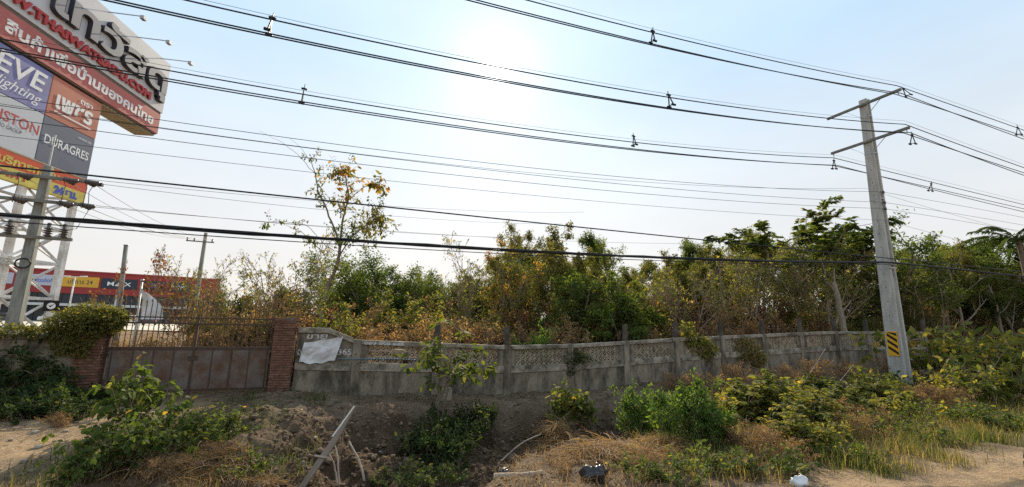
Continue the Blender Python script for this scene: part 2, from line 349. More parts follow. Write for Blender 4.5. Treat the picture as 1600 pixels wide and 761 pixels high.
# ------------------------------------------------------------------ boundary wall with breeze blocks
_ts = [-8, -5.4, -.25, 2.7, 5.2, 8, 18, 40]; _tz = [1.95, 1.90, 1.73, 1.79, 1.92, 2.08, 2.5, 2.7]
def top(s): return float(np.interp(s, _ts, _tz))
wallroot = thing('boundary_wall', 'long weathered grey concrete wall with pierced breeze-block panels and tall posts', 'wall', W0, (0, 0, WA))
def sbox(mb, s0, s1, y0, y1, a0, a1):      # z relative to the coping line
    T0, T1 = top(s0), top(s1)
    return mb.hexa([(s0, y0, T0+a0), (s1, y0, T1+a0), (s1, y1, T1+a0), (s0, y1, T0+a0), (s0, y0, T0+a1), (s1, y0, T1+a1), (s1, y1, T1+a1), (s0, y1, T0+a1)])
POSTS = [-5.4+2.64*k for k in range(13)]
bw = .19
blk = MB(); h = bw/2-.003; e = .015; yy = .026
blk.box(-h, h, -yy, yy, -h, -h+e).box(-h, h, -yy, yy, h-e, h).box(-h, -h+e, -yy, yy, -h+e, h-e).box(h-e, h, -yy, yy, -h+e, h-e)
blk.bar((-h+e, 0, -h+e), (h-e, 0, h-e), .020, yy*1.9, up=(0, 1, 0)); blk.bar((-h+e, 0, h-e), (h-e, 0, -h+e), .020, yy*1.8, up=(0, 1, 0))
blkm = blk.mesh('breeze_block'); blkm.materials.append(M['block_clay'])
nblk = 0
far_blocks = MB()
for k in range(len(POSTS)):
    s = POSTS[k]; jz = rng.uniform(-.04, .04)
    p_ = MB(); sbox(p_, s-.13, s+.13, -.10, .10, -2.3, .02); p_.build('post', 'concrete', wallroot, bevel=.008)
    if k != 0 and rng.random() > .12:
        lean = rng.uniform(-.03, .03); T = top(s); hh = .68+jz
        p2 = MB(); p2.hexa([(s-.085, -.08, T+.022), (s+.085, -.08, T+.022), (s+.085, .08, T+.022), (s-.085, .08, T+.022),
                            (s-.08+lean, -.075, T+hh), (s+.08+lean, -.075, T+hh), (s+.08+lean, .075, T+hh-.03), (s-.08+lean, .075, T+hh-.03)])
        p2.build('post_head', 'post_conc', wallroot, bevel=.01)
    if k == len(POSTS)-1: break
    a0, a1 = s+.132, POSTS[k+1]-.132
    c = MB(); sbox(c, a0, a1, -.125, .125, -.14, 0); c.build('coping', 'coping', wallroot, bevel=.012)
    c = MB(); sbox(c, a0, a1, -.085, .085, -.99, -.735); c.build('middle_beam', 'coping', wallroot, bevel=.01)
    c = MB(); sbox(c, a0, a1, -.05, .05, -2.3, -.992); c.build('lower_panel', 'concrete', wallroot)
    half = (a0+a1)/2
    if k % 2 == 0: c = MB(); sbox(c, half-.07, half+.07, -.066, -.051, -2.3, -.993); c.build('pilaster', 'concrete', wallroot)
    ncol = 10; wtot = ncol*bw; b0 = half-wtot/2
    for (q0, q1) in ((a0, b0-.003), (b0+wtot+.003, a1)):
        c = MB(); sbox(c, q0, q1, -.055, .055, -.733, -.142); c.build('end_panel', 'concrete', wallroot)
    for i in range(ncol):
        for j in range(3):
            ss = b0+(i+.5)*bw; zz = top(ss)-.735+.002+(j+.5)*.197
            if k >= 9:
                V = [v_.co+Vector((ss, 0, zz)) for v_ in blkm.vertices]; far_blocks.add(V, [tuple(f_.vertices) for f_ in blkm.polygons]); continue
            if rng.random() < .012: continue
            o = link('breeze_block', blkm, wallroot); o.location = (ss, float(rng.uniform(-.006, .006)), zz); nblk += 1
fb = far_blocks.build('breeze_block_infill', 'block_clay', wallroot); fb['kind'] = 'stuff'
# solid entrance panel with the sloped coping beside the gate pillar
e0, e1, ek = -7.20, -5.532, -6.32; zl, zr = 2.27, 1.96
c = MB(); c.prism([(e0, -.4), (e1, -.4), (e1, .91), (e0, .98)], -.05, .05); c.build('lower_panel', 'concrete', wallroot)
c = MB(); c.hexa([(e0, -.085, .982), (e1, -.085, .912), (e1, .085, .912), (e0, .085, .982), (e0, -.085, 1.2), (e1, -.085, 1.14), (e1, .085, 1.14), (e0, .085, 1.2)]); c.build('middle_beam', 'coping', wallroot, bevel=.01)
c = MB(); c.prism([(e0, 1.202), (e1, 1.142), (e1, zr-.16), (ek, zl-.16), (e0, zl-.16)], -.055, .055); c.build('sign_panel', 'concrete', wallroot)
c = MB(); c.prism([(e0, zl-.158), (ek, zl-.158), (e1, zr-.158), (e1, zr), (ek, zl), (e0, zl)], -.125, .125); c.build('coping', 'coping', wallroot, bevel=.01)
def wall_text(txt, s, z, size, width, y=-.0605, off=0.006, rot=0):
    me = text_mesh(txt, size, 0, off, width); o = link('painted_lettering', me, wallroot, 'spray_paint'); o.rotation_euler = (math.pi/2, 0, 0)
    o.rotation_euler = Euler((math.pi/2, rot, 0)); o.location = (s, y, z); return o
wall_text('ขาย', -6.95, 1.93, .24, .62)
wall_text('365', -5.98, 1.43, .26, .42)
wall_text('08', -7.16, 1.42, .26, .26)
wall_text('089 800 865', -5.2, 1.762, .125, 1.3, y=-.127, rot=.03)

# ------------------------------------------------------------------ brick gate pillars
brm = []
for q in range(4):
    b_ = MB(); L2, W2, H2 = .145, .06, .031; j = lambda a: float(rng.uniform(-a, a))
    b_.hexa([(-L2+j(.008), -W2+j(.01), -H2+j(.004)), (L2+j(.008), -W2+j(.01), -H2+j(.004)), (L2, W2, -H2), (-L2, W2, -H2),
             (-L2+j(.008), -W2+j(.01), H2+j(.004)), (L2+j(.008), -W2+j(.01), H2+j(.004)), (L2, W2, H2), (-L2, W2, H2)])
    me = b_.mesh('brick'); me.materials.append(M['brick']); brm.append(me)
def pillar(s, z0, z1, label, ragged):
    r = thing('brick_pillar', label, 'pillar', Wp(s, 0, z0), (0, 0, WA)); hw = .29
    MB().box(-hw+.075, hw-.075, -hw+.075, hw-.075, -.4, z1-z0-.03).build('mortar_core', 'mortar', r)
    nco = int((z1-z0)/.074)
    for k in range(nco):
        z = .037+k*.074; ins = 0.0
        if ragged and k > nco-6: ins = .05*((k-(nco-6)) % 3)/2+rng.uniform(0, .03)
        if ragged and k < nco-6 and k > nco-14: ins = -.0
        for side in range(4):
            for hlf in (-1, 1):
                if ragged and k == nco-1 and rng.random() < .5: continue
                off = hlf*.145+(.05 if k % 2 else -.05); out_ = hw-.062+ins+rng.uniform(-.006, .008)
                off = max(-.145, min(.145, off)); A = side*math.pi/2
                o = link('brick', brm[int(rng.integers(4))], r)
                o.location = (off*math.cos(A)+out_*math.sin(A), off*math.sin(A)-out_*math.cos(A), z)
                o.rotation_euler = (0, 0, A+float(rng.uniform(-.02, .02)+(rng.uniform(-.1, .1) if ragged and k > nco-6 else 0)))
    return r
pillar(-7.56, .25, 2.60, 'bare red brick gate pillar with a ragged flared top beside the sloped grey wall', True)
pillar(-12.22, .2, 2.38, 'red brick gate pillar smothered on top by a mound of vine', False)

# left stretch of wall
lw = thing('rendered_wall', 'low stained rendered wall draped in creeper, left of the vine-covered pillar', 'wall', W0, (0, 0, WA))
MB().box(-26, -12.56, -.09, .09, -.3, 1.86).build('wall_panel', 'concrete', lw)
MB().box(-26, -12.56, -.14, .14, 1.862, 2.0).build('coping', 'coping', lw, bevel=.01)

# ------------------------------------------------------------------ iron gate
gate = thing('iron_gate', 'rusty iron gate of spiked vertical bars between two brick pillars', 'gate', W0, (0, 0, WA))
g0, g1_ = -11.88, -7.90
for z, hh, nm in ((2.50, .035, 'rail'), (2.33, .045, 'rail'), (1.62, .10, 'rail'), (.45, .06, 'rail')):
    MB().box(g0, g1_, -.03, .03, z-hh/2, z+hh/2).build(nm, 'rust_iron', gate)
nb = 32
for i in range(nb):
    s = g0+.06+(g1_-g0-.12)*i/(nb-1); hgt = 2.93+rng.uniform(-.03, .03)
    b_ = MB().bar((s, 0, .48), (s+float(rng.uniform(-.012, .012)), 0, hgt), .018)
    b_.add([(s-.02, -.02, hgt), (s+.02, -.02, hgt), (s+.02, .02, hgt), (s-.02, .02, hgt), (s, 0, hgt+.11)], [(0, 1, 4), (1, 2, 4), (2, 3, 4), (3, 0, 4), (3, 2, 1, 0)])
    b_.build('bar', 'rust_iron', gate)
for i in range(4):
    q0 = g0+.02+(g1_-g0-.04)*i/4; q1 = g0+.02+(g1_-g0-.04)*(i+1)/4-.012
    MB().box(q0, q1, -.045, -.036, .49, 1.57).build('sheet_panel', 'rust_sheet', gate)
for i in range(9):
    q0 = g0+.1+(g1_-g0-.2)*i/8; MB().box(q0-.012, q0+.012, -.058, -.0455, .49, 1.57).build('panel_rib', 'rust_iron', gate)
for s_ in (g0+.02, g1_-.02):
    for z_ in (.75, 1.45, 2.2): MB().tube([(s_, -.07, z_-.06), (s_, -.07, z_+.06)], .028, 8).build('hinge', 'rust_iron', gate)
MB().box((g0+g1_)/2-.12, (g0+g1_)/2+.12, -.075, -.056, 1.3, 1.42).build('latch', 'rust_iron', gate)
for s in (g0-.02, (g0+g1_)/2, g1_+.02): MB().box(s-.03, s+.03, -.055, .03, .2, 2.56).build('stile', 'rust_iron', gate)

# white sheet over the painted sign, pipe along the wall
def sheet_mesh(fn, nu, nv, thick=.004):
    P = np.array([[fn(i/(nu-1), j/(nv-1)) for i in range(nu)] for j in range(nv)]).reshape(-1, 3); idx = np.arange(nu*nv).reshape(nv, nu)
    F = np.stack([idx[:-1, :-1], idx[:-1, 1:], idx[1:, 1:], idx[1:, :-1]], -1).reshape(-1, 4)
    return P, F
def sheet_obj(name, fn, nu, nv, m, thick=.006, n_=(0, 1, 0), parent=None):
    P, F = sheet_mesh(fn, nu, nv); N = len(P); V = np.concatenate([P, P+np.array(n_)*thick])
    idx = np.arange(N).reshape(nv, nu); bd = list(idx[0, :])+list(idx[1:, -1])+list(idx[-1, -2::-1])+list(idx[-2:0:-1, 0])
    S = np.array([(bd[i], bd[(i+1) % len(bd)], bd[(i+1) % len(bd)]+N, bd[i]+N) for i in range(len(bd))])
    return link(name, fast_mesh(name, V, [F, F[:, ::-1]+N, S], smooth_=True), parent, m)
def tarp(u, v):
    s = -7.06+u*(1.13-.10*v)+.07*(1-v)*(1-u)-.02*v+.08*u*(1-v); z = 1.89-.66*v+.05*u-.09*(v)*math.sin(u*3.1)*(1-.2*u)+.018*math.sin(u*17)*v-.03*abs(math.sin(u*7))*(1-v)+.10*u*(1-v)-.07*(1-v)*(1-u)
    y = -.10-.03*math.sin(u*9+v*5)*v-.022*math.sin(v*8-u*4)-.03*(1-v)*abs(math.sin(u*10+v*3))-.03*v-.03*abs(float(vnoise(np.array(u*5+v*2), np.array(v*6-u*2))))
    return (s, y, z)
o = sheet_obj('plastic_sheet', tarp, 40, 26, 'white_cloth'); o.location = W0; o.rotation_euler = (0, 0, WA)
tag(o, 'crumpled white plastic sheet hanging over the painted sale notice on the wall', 'sheet')
pz = [(-5.95, -.17, 1.31), (-5.0, -.16, 1.30), (-4.2, -.16, 1.30), (-3.6, -.17, 1.26), (-3.1, -.18, 1.22)]
o = MB().tube(pz, .018, 8).build('water_pipe', 'pipe_blue', None, True); o.location = W0; o.rotation_euler = (0, 0, WA)
tag(o, 'thin blue grey water pipe fixed along the wall beside the white sheet', 'pipe')

# ------------------------------------------------------------------ roadside power pole (H-section concrete)
def tub(name, pts, r, m, parent=None, k=6, loc=None): return MB().tube(pts, r, k).build(name, m, parent, True, loc)
PP = at_y(1408, 592, 20.0); PS, PT = ST(PP); PZ = gz(PP[0], PP[1])
flat('hazard_yellow', (.75, .40, .02), rough=.6, scale=4); flat('hazard_black', (.02, .02, .02), rough=.6)
def hpole(h, wb, wt, name='shaft'):
    """tapered H section: flanges face +-y, web recessed on +-x"""
    mb = MB(); prof = lambda w_: [(-w_/2, -w_*.42), (w_/2, -w_*.42), (w_/2, -w_*.22), (w_*.33, -w_*.18), (w_*.33, w_*.18), (w_/2, w_*.22), (w_/2, w_*.42), (-w_/2, w_*.42), (-w_/2, w_*.22), (-w_*.33, w_*.18), (-w_*.33, -w_*.18), (-w_/2, -w_*.22)]
    a_ = [(y, x) for x, y in prof(wb)][::-1]; b_ = [(y, x) for x, y in prof(wt)][::-1]; k = len(a_)
    mb.add([(x, y, -.5) for x, y in a_]+[(x, y, h) for x, y in b_], [tuple(range(k))[::-1], tuple(range(k, 2*k))]+[(i, (i+1) % k, (i+1) % k+k, i+k) for i in range(k)])
    return mb
def insulator(parent, p, d, L=.3, r=.05, m='porcelain'):
    p = Vector(p); d = Vector(d).normalized(); pts = []; rs = []
    n_ = 4
    for i in range(n_):
        for q, rr in ((.05, .4), (.35, 1), (.55, 1), (.9, .4)): pts.append(p+d*L*(i+q)/n_); rs.append(r*rr)
    return tub('insulator', pts, rs, m, parent, 7)
def build_power_pole(loc, label, group):
    r = thing('power_pole', label, 'utility pole', loc, (0, 0, WA), group)
    hpole(13.35, .62, .33).build('shaft', 'pole_conc', r)
    for z, x0 in ((13.05, 1.62), (11.15, 1.72)):
        a = MB().box(-.05, .05, -x0, 1.66, z-.06, z+.06); o = a.build('crossarm', 'crossarm', r, bevel=.008); o.location = (-.20, 0, 0)
        for sgn in (-1, 1): MB().bar((-.18, sgn*.75, z-.06), (-.16, sgn*.12, z-.62), .035, .012).build('brace', 'galv', r)
        MB().box(-.31, .22, -.02, .02, z-.02, z+.02).build('through_bolt', 'galv', r)
    for (y, z) in ((-1.5, 13.0), (-1.6, 11.1), (1.55, 11.1)):
        MB().tube([(-.20, y, z), (-.20, y, z-.18)], .02, 6).build('hanger', 'galv', r)
    for y, z in ((-.2, 8.55), (-.2, 8.05), (-.2, 7.75)):
        s_ = MB().tube([(-.08, y, z), (-.08, y-.10, z)], .015, 6).tube([(-.08, y-.13, z-.06), (-.08, y-.13, z-.03), (-.08, y-.13, z), (-.08, y-.13, z+.03), (-.08, y-.13, z+.06)], [.045, .05, .03, .05, .045], 8)
        s_.build('spool_insulator', 'porcelain', r, True)
    MB().box(-.24, .24, -.30, -.2, 5.15, 5.25).build('cable_bracket', 'galv', r); MB().box(-.24, .24, -.30, -.2, 5.0, 5.05).build('cable_bracket', 'galv', r)
    for z in np.arange(2.9, 12.6, .62):
        xs_ = -(.62+(.33-.62)*(z+.5)/13.85)*.42
        MB().tube([(xs_-.002, .0, z), (xs_+.02, .0, z)], .022, 8).build('bolt_hole', 'hazard_black', r)
    for z in (5.0, 5.3, 8.3, 10.55, 12.45):
        hw_ = (.62+(.33-.62)*(z+.5)/13.85); MB().box(-hw_*.42-.008, hw_*.42+.008, -hw_*.5-.008, hw_*.5+.008, z-.03, z+.03).build('steel_band', 'galv', r)
    z0, z1 = 1.15, 2.2; w_ = .215; xf = -.262
    MB().box(xf-.012, xf, -w_, w_, z0, z1).build('hazard_plate', 'hazard_yellow', r)
    pitch = .27
    for k in range(4):
        zc = z0+.14+k*pitch; P = [(y, z) for y, z in ((w_-.03, zc+.17), (-w_+.03, zc-.10), (-w_+.03, zc+.03), (w_-.03, zc+.30))]
        P = [(y, min(max(z, z0+.02), z1-.02)) for y, z in P]
        MB().add([(xf-.0125, y, z) for y, z in P]+[(xf-.017, y, z) for y, z in P], [(0, 1, 2, 3), (7, 6, 5, 4)]+[(i, (i+1) % 4, (i+1) % 4+4, i+4) for i in range(4)]).build('hazard_stripe', 'hazard_black', r)
    return r
build_power_pole((PP[0], PP[1], PZ), 'tall grey concrete power pole with two crossarms and a yellow-black striped plate', None)
# the next poles of the same line stand outside the picture and carry the wires on
for ds, nm in ((-50, 'concrete power pole carrying the wires on beyond the rendered wall'), (50, 'concrete power pole carrying the wires on beyond the palm')):
    q = Wp(PS+ds, PT, 0); build_power_pole((q[0], q[1], PZ-(1.0 if ds < 0 else .2)), nm, None)

# ------------------------------------------------------------------ wires of the roadside line
def fit_span(dt, pts):
    A = [at_t(u, v, PT+dt) for u, v in pts]; s = np.array([q[0] for q in A]); z = np.array([q[1] for q in A]); return np.polyfit(s, z, 2 if len(pts) > 2 else 1), s, z
def wire(name, dt, zR, ptsL, r, label, group, right=None, m='cable', strands=1, drop=1.0, wob=0.0):
    """zR: height of the attachment on the pole; left span fitted to its sag, right span 50 m on"""
    sp, tp = PS-.245/1.0, PT+dt
    def span(s0, z0, s1, z1, pts):
        u = []; d = []
        for (px, py) in pts:
            s, z = at_t(px, py, tp); k = (s-s0)/(s1-s0); u.append(4*k*(1-k)); d.append(z0+(z1-z0)*k-z)
        u = np.array(u); d = np.array(d); sag = float((u*d).sum()/(u*u).sum()) if len(pts) else .9
        return [(s0+(s1-s0)*k, z0+(z1-z0)*k-4*sag*k*(1-k)) for k in np.linspace(0, 1, 49)]
    L = span(sp-50, zR-drop, sp, zR, ptsL); Rr = span(sp, zR, sp+50, zR-.2, right or [])
    line = L+Rr[1:]; o0 = Wp(L[0][0], tp, L[0][1]); mb = MB()
    for q in range(strands):
        ph = q*2*math.pi/max(strands, 1); pts = []
        for i, (s, z) in enumerate(line):
            off = (r*.8 if strands > 1 else 0); a_ = ph+s*.9
            P = Wp(s, tp+off*math.cos(a_)+(0), z+off*math.sin(a_)+wob*math.sin(s*1.7+q*2)) - o0; pts.append(P)
        mb.tube(pts, r if strands == 1 else r*.62, 5)
    return tag(mb.build(name, 'cable' if m is None else m, None, True, o0), label, 'cable', group)
GA = [((820, 0), (1020, 50)), ((735, 0), (1015, 65))]
zp = PZ
ga = 'overhead cables of the power line'
lab = {'A': 'black insulated power cable hung from the upper crossarm of the striped concrete pole',
       'B': 'black insulated power cable hung from the near end of the lower crossarm',
       'C': 'black insulated power cable hung from the far end of the lower crossarm'}
def group_cables(key, dt, ztop, ptsT, ptsL_, rT, rL):
    wire('messenger_wire', dt+.02, ztop+.16, [(u, v-6) for u, v in ptsT], .005, 'thin bare messenger wire above the '+{'A': 'upper', 'B': 'near lower', 'C': 'far lower'}[key]+' power cables', 'messenger wires', [(u, v-5) for u, v in rT])
    wire('power_cable', dt, ztop, ptsT, .019, lab[key], 'power cables '+key.lower()+' row', rT)
    wire('power_cable', dt-.09, ztop-.38, ptsL_, .019, lab[key], 'power cables '+key.lower()+' row', rL)
    wire('power_cable', dt+.12, ztop-.44, [(u, v+3) for u, v in ptsL_], .019, lab[key], 'power cables '+key.lower()+' row', [(u, v+4) for u, v in rL])
group_cables('A', 1.5, 13.62, [(820, 0), (1020, 50)], [(735, 0), (1015, 65)], [(1590, 200)], [(1585, 208)])
group_cables('B', 1.6, 11.68, [(275, 0), (425, 30), (1045, 150)], [(140, 0), (430, 52), (1045, 164)], [(1600, 262)], [(1600, 270)])
group_cables('C', -1.55, 11.22, [(0, 80), (475, 141), (990, 214)], [(0, 90), (475, 156), (990, 225)], [(1455, 288), (1600, 318)], [(1455, 296), (1600, 325)])
def lv(dt, zR, pts, label, r=.008, right=None): wire('service_wire', dt, zR, pts, r, label, 'thin low-voltage wires', right)
lv(.33, PZ+8.55, [(0, 163), (250, 193), (800, 245)], 'thin low-voltage wire tied to the side of the striped pole', right=[(1600, 340)])
lv(.33, PZ+8.05, [(0, 177), (275, 208), (800, 258)], 'thin low-voltage wire tied to the side of the striped pole', right=[(1600, 352)])
lv(.33, PZ+7.75, [(150, 215), (600, 260), (1000, 295)], 'thin low-voltage wire tied to the side of the striped pole', right=[(1600, 362)])
lv(.33, PZ+7.2, [(150, 243), (650, 285), (1000, 312)], 'faint lowest low-voltage wire on the striped pole', .006)
lv(-.3, PZ+8.9, [(150, 200), (650, 248), (1000, 275)], 'faint wire passing on the far side of the striped pole', .006)
wire('telephone_cable', .33, 5.78, [(0, 253), (150, 272), (610, 328), (1000, 368)], .021, 'single thick black telephone cable above the drooping bundle', None, [(1600, 425)], drop=.3)
wire('cable_bundle', .33, 5.60, [(0, 330), (400, 365), (700, 388), (1000, 403)], .034, 'thick drooping bundle of black communication cables', None, [(1600, 432)], strands=5, drop=.6, wob=.012)
wire('telephone_cable', .36, 5.5, [(0, 338), (400, 372), (700, 396), (1000, 409)], .012, 'slim black line hanging just under the drooping cable bundle', None, [(1600, 440)], drop=.7)
# spacers that keep the cables apart
def spacer(px, py, dt, L=.46, sc_=1.0, group='cable spacers'):
    s, z = at_t(px, py, PT+dt); P = Wp(s, PT+dt, z); mb = MB()
    mb.bar((0, 0, .06), (0, .11, -.40), .035).bar((0, 0, .06), (0, -.13, -.44), .035).bar((0, .11, -.36), (0, -.13, -.40), .025)
    mb.tube([(-.09, 0, .03), (-.03, 0, .05), (.03, 0, .05), (.09, 0, .03)], .035, 6).tube([(-.09, .11, -.39), (.09, .11, -.39)], .04, 6).tube([(-.09, -.13, -.44), (.09, -.13, -.44)], .04, 6)
    mb.bar((0, 0, .05), (0, 0, .2), .022)
    o = mb.build('cable_spacer', 'cable', None); o.scale = (.85, .85, .95); o.location = P; o.rotation_euler = (float(rng.uniform(-.35, .35)), float(rng.uniform(-.12, .12)), WA)
    tag(o, 'dark triangular spacer clamped on the overhead power cables', 'spacer', 'cable spacers')
for px, py, dt in ((1020, 50, 1.5), (1412, 140, 1.5), (1590, 200, 1.5), (425, 30, 1.6), (1045, 150, 1.6), (1425, 212, 1.6), (475, 141, -1.55), (990, 214, -1.55), (1303, 252, -1.55), (1455, 288, -1.55)):
    spacer(px, py, dt)

# ------------------------------------------------------------------ old pole with three crossarms
LP = at_y(45, 400, 19.0); LPx, LPy = LP[0]-.0, LP[1]; LPz = gz(LPx, LPy)
old = thing('electric_pole', 'old mossy concrete pole with three insulator-laden crossarms, left of the sign tower leg', 'utility pole', (LPx, LPy, LPz), (0, 0, WA))
zt = lambda v: float(at_y(65, v, 19.0)[2]-LPz)
mb = MB(); hh = zt(268)+.25; mb.hexa([(-.23, -.2, -.4), (.23, -.2, -.4), (.23, .2, -.4), (-.23, .2, -.4), (-.15, -.13, hh), (.15, -.13, hh), (.15, .13, hh), (-.15, .13, hh)]); mb.build('shaft', 'pole_old', old, bevel=.03)
MB().tube([(0, 0, hh-.1), (0, 0, hh+1.5)], .035, 6).build('lightning_rod', 'galv', old)
mb = MB(); zc = zt(413); R_ = .34; mb.tube([(R_*math.cos(a_)*.75, -.29, zc+R_*math.sin(a_)*.6) for a_ in np.linspace(0, 2*math.pi, 17)], .035, 5, False); mb.build('wire_coil', 'cable', old)
armz = [zt(279), zt(316), zt(372)]
for i, (z, k0, k1) in enumerate(((armz[0], -2.3, 1.85), (armz[1], -2.3, 1.75), (armz[2], -2.3, 1.45))):
    MB().box(k0, k1, -.32, -.21, z-.07, z+.07).build('crossarm', 'crossarm', old, bevel=.01)
    if i == 0: MB().box(k1-.05, k1+.3, -.42, -.23, z-.16, z-.02).build('end_bracket', 'cable', old)
    for k in ((-1.9, -.8, .75, 1.5) if i < 2 else (-1.3, -.65, .62, 1.15)):
        if i < 2:
            insulator(old, (k, -.33, z+.02), (.25, .95, -.1), .6, .11); insulator(old, (k+.1, -.33, z-.02), (.9, -.35, -.12), .55, .11)
        else:
            q = insulator(old, (k, -.33, z+.06), (0, 0, 1), .40, .17)
            MB().box(k-.05, k+.05, -.40, -.30, z+.46, z+.66).build('fuse_clamp', 'porcelain', old)
for k in (-.8, .75, 1.5):
    tub('jumper_loop', [(k, -.35, armz[0]), (k+.22, -.55, armz[0]-.35), (k+.15, -.5, armz[1]-.2), (k-.05, -.35, armz[1])], .014, 'cable', old, 5)
tub('jumper_loop', [(1.85, -.33, armz[0]-.1), (1.75, -.4, armz[0]-.5), (1.85, -.4, armz[1]-.3), (1.55, -.35, armz[2]+.5), (1.2, -.33, armz[2]+.4)], .014, 'cable', old, 5)

# far pole that takes its wires
FP = at_y(312, 430, 46.0); FPz = gz(FP[0], FP[1]); fh = float(at_y(326, 364, 46)[2]-FPz)
fpo = thing('electric_pole', 'thin far grey pole with a small crossarm rising behind the sparse brush', 'utility pole', (FP[0], FP[1], FPz), (0, 0, WA))
MB().hexa([(-.22, -.22, -.3), (.22, -.22, -.3), (.22, .22, -.3), (-.22, .22, -.3), (-.13, -.13, fh), (.13, -.13, fh), (.13, .13, fh), (-.13, .13, fh)]).build('shaft', 'pole_old', fpo)
MB().box(-1.6, .9, -.2, -.1, fh-1.05, fh-.93).build('crossarm', 'crossarm', fpo)
for k in (-1.5, -.9, .7): insulator(fpo, (k, -.15, fh-.93), (0, 0, 1), .3, .1)
def place_local(root_loc, lx, ly, lz): return np.array([root_loc[0]+lx*math.cos(WA)-ly*math.sin(WA), root_loc[1]+lx*math.sin(WA)+ly*math.cos(WA), root_loc[2]+lz])
for i, (k, z, k2) in enumerate(((-.8, armz[0], -1.5), (.75, armz[0], -.9), (1.85, armz[0]-.1, .7), (1.5, armz[1], .7), (.75, armz[1], -.9))):
    A = place_local((LPx, LPy, LPz), k, -.3, z); B = place_local((FP[0], FP[1], FPz), k2, -.15, fh-.65)
    pts = [(A+(B-A)*q-np.array([0, 0, 4*.55*q*(1-q)])) - A for q in np.linspace(0, 1, 20)]
    tag(tub('service_wire', pts, .012, 'cable', None, 5, A), 'thin wire running from the old three-armed pole back to the far pole', 'cable', 'wires to the far pole')
# wires from the old pole along behind the boundary wall
for i, (k, z, py1, px1) in enumerate(((1.85, armz[0]-.05, 318, 620), (1.5, armz[1]+.02, 345, 640), (1.6, armz[0]+.1, 300, 640), (1.4, armz[1]-.06, 352, 760))):
    A = place_local((LPx, LPy, LPz), k, -.33, z); B0 = at_y(px1, py1, 30.0); d = B0-A; B = A+d*2.2; B[2] = A[2]+d[2]*1.6+.4
    pts = [(A+(B-A)*q-np.array([0, 0, 4*.5*q*(1-q)])) - A for q in np.linspace(0, 1, 30)]
    tag(tub('service_wire', pts, .010, 'cable', None, 5, A), 'thin wire running from the old three-armed pole over the tree tops', 'cable', 'wires over the tree tops')

# ------------------------------------------------------------------ pylon sign
SP = at_y(90, 415, 26.0); saz = math.radians(-6.2); SG = np.array([math.sin(saz), math.cos(saz), 0]); SNn = np.array([SG[1], -SG[0], 0])
spz = gz(SP[0], SP[1])
sign = bpy.data.objects.new('pylon_sign', None); COL.objects.link(sign)
sign.matrix_world = Matrix(((SG[0], 0, SNn[0], SP[0]), (SG[1], 0, SNn[1], SP[1]), (0, 1, 0, 0), (0, 0, 0, 1)))   # local x reading direction, y up, z towards the viewer
tag(sign, 'towering store pylon sign of stacked advertising panels on a white lattice frame', 'sign')
flat('sign_white', (.62, .63, .66), rough=.5, scale=.6, v=.06); flat('sign_red', (.50, .15, .13), rough=.5, scale=.6); flat('sign_orange', (.50, .17, .11), rough=.5, scale=.6)  # white, red, violet and slate panels paled: haze put into their colour
flat('sign_violet', (.22, .22, .44), rough=.5, scale=.4, v=.35); flat('sign_slate', (.14, .16, .215), rough=.5, scale=.5); flat('sign_pale', (.58, .60, .64), rough=.5, scale=.5, v=.05)
flat('sign_yellow', (.62, .52, .10), rough=.5, scale=1.5, v=.25); flat('letter_grey', (.22, .23, .26), rough=.5); flat('letter_edge', (.05, .05, .07), rough=.5); flat('letter_red', (.48, .06, .06), rough=.5)
flat('letter_white', (.85, .85, .85), rough=.5); flat('letter_blue', (.04, .08, .42), rough=.5); flat('sign_brown', (.16, .13, .10), rough=.7); flat('sign_beige', (.36, .31, .22), rough=.8); flat('letter_dark', (.03, .05, .07), rough=.5)
flat('banner_red', (.62, .09, .04), rough=.6, scale=1)
def spanel(name, x0, x1, y0, y1, z0, z1, m, bevel=.02): return MB().box(x0, x1, y0, y1, z0, z1).build(name, m, sign, bevel=bevel)
def stext(parent, txt, x, y, size, width, z, m, ext=.0, off=0., shear=0.):
    o = link('lettering', text_mesh(txt, size, ext, off, width, shear), parent, m); o.location = (x, y, z); return o
CX = -2.7
p = spanel('name_panel', -11.6, 6.22, 18.12, 22.3, -1.0, 0, 'sign_white')
stext(p, 'ไทวัสดุ', -4.35, 19.5, 2.5, 10.15, .13, 'letter_edge', .13, .10); stext(p, 'ไทวัสดุ', -4.35, 19.5, 2.5, 10.15, .29, 'letter_grey', .02, .07)
stext(p, 'WWW.THAIWATSADU.COM', -7.9, 18.45, .75, 12.45, .1, 'letter_red', .06, .035)
for i in range(7):
    x_ = -10.5+i*2.6; fl = MB().bar((x_, 22.15, -.05), (x_, 22.05, 2.1), .05).build('floodlight_arm', 'galv', sign); MB().box(x_-.16, x_+.16, 21.8, 22.05, 2.0, 2.25).build('floodlight', 'galv', fl, bevel=.02)
spanel('frame_strip', -11.6, 6.1, 17.9, 18.117, -.95, -.05, 'sign_brown')
p = spanel('slogan_panel', -11.6, 6.0, 16.32, 17.88, -1.6, 0.05, 'sign_red')
stext(p, 'สินค้าเพื่อบ้านของคนไทย', -5.75, 16.78, .92, 11.05, .065, 'letter_white', .01, .03); stext(p, 'รวม', -7.9, 16.78, .92, 1.8, .065, 'letter_white', .01, .03)
spanel('frame_strip', -11.6, 5.9, 16.22, 16.317, -1.5, .0, 'sign_brown')
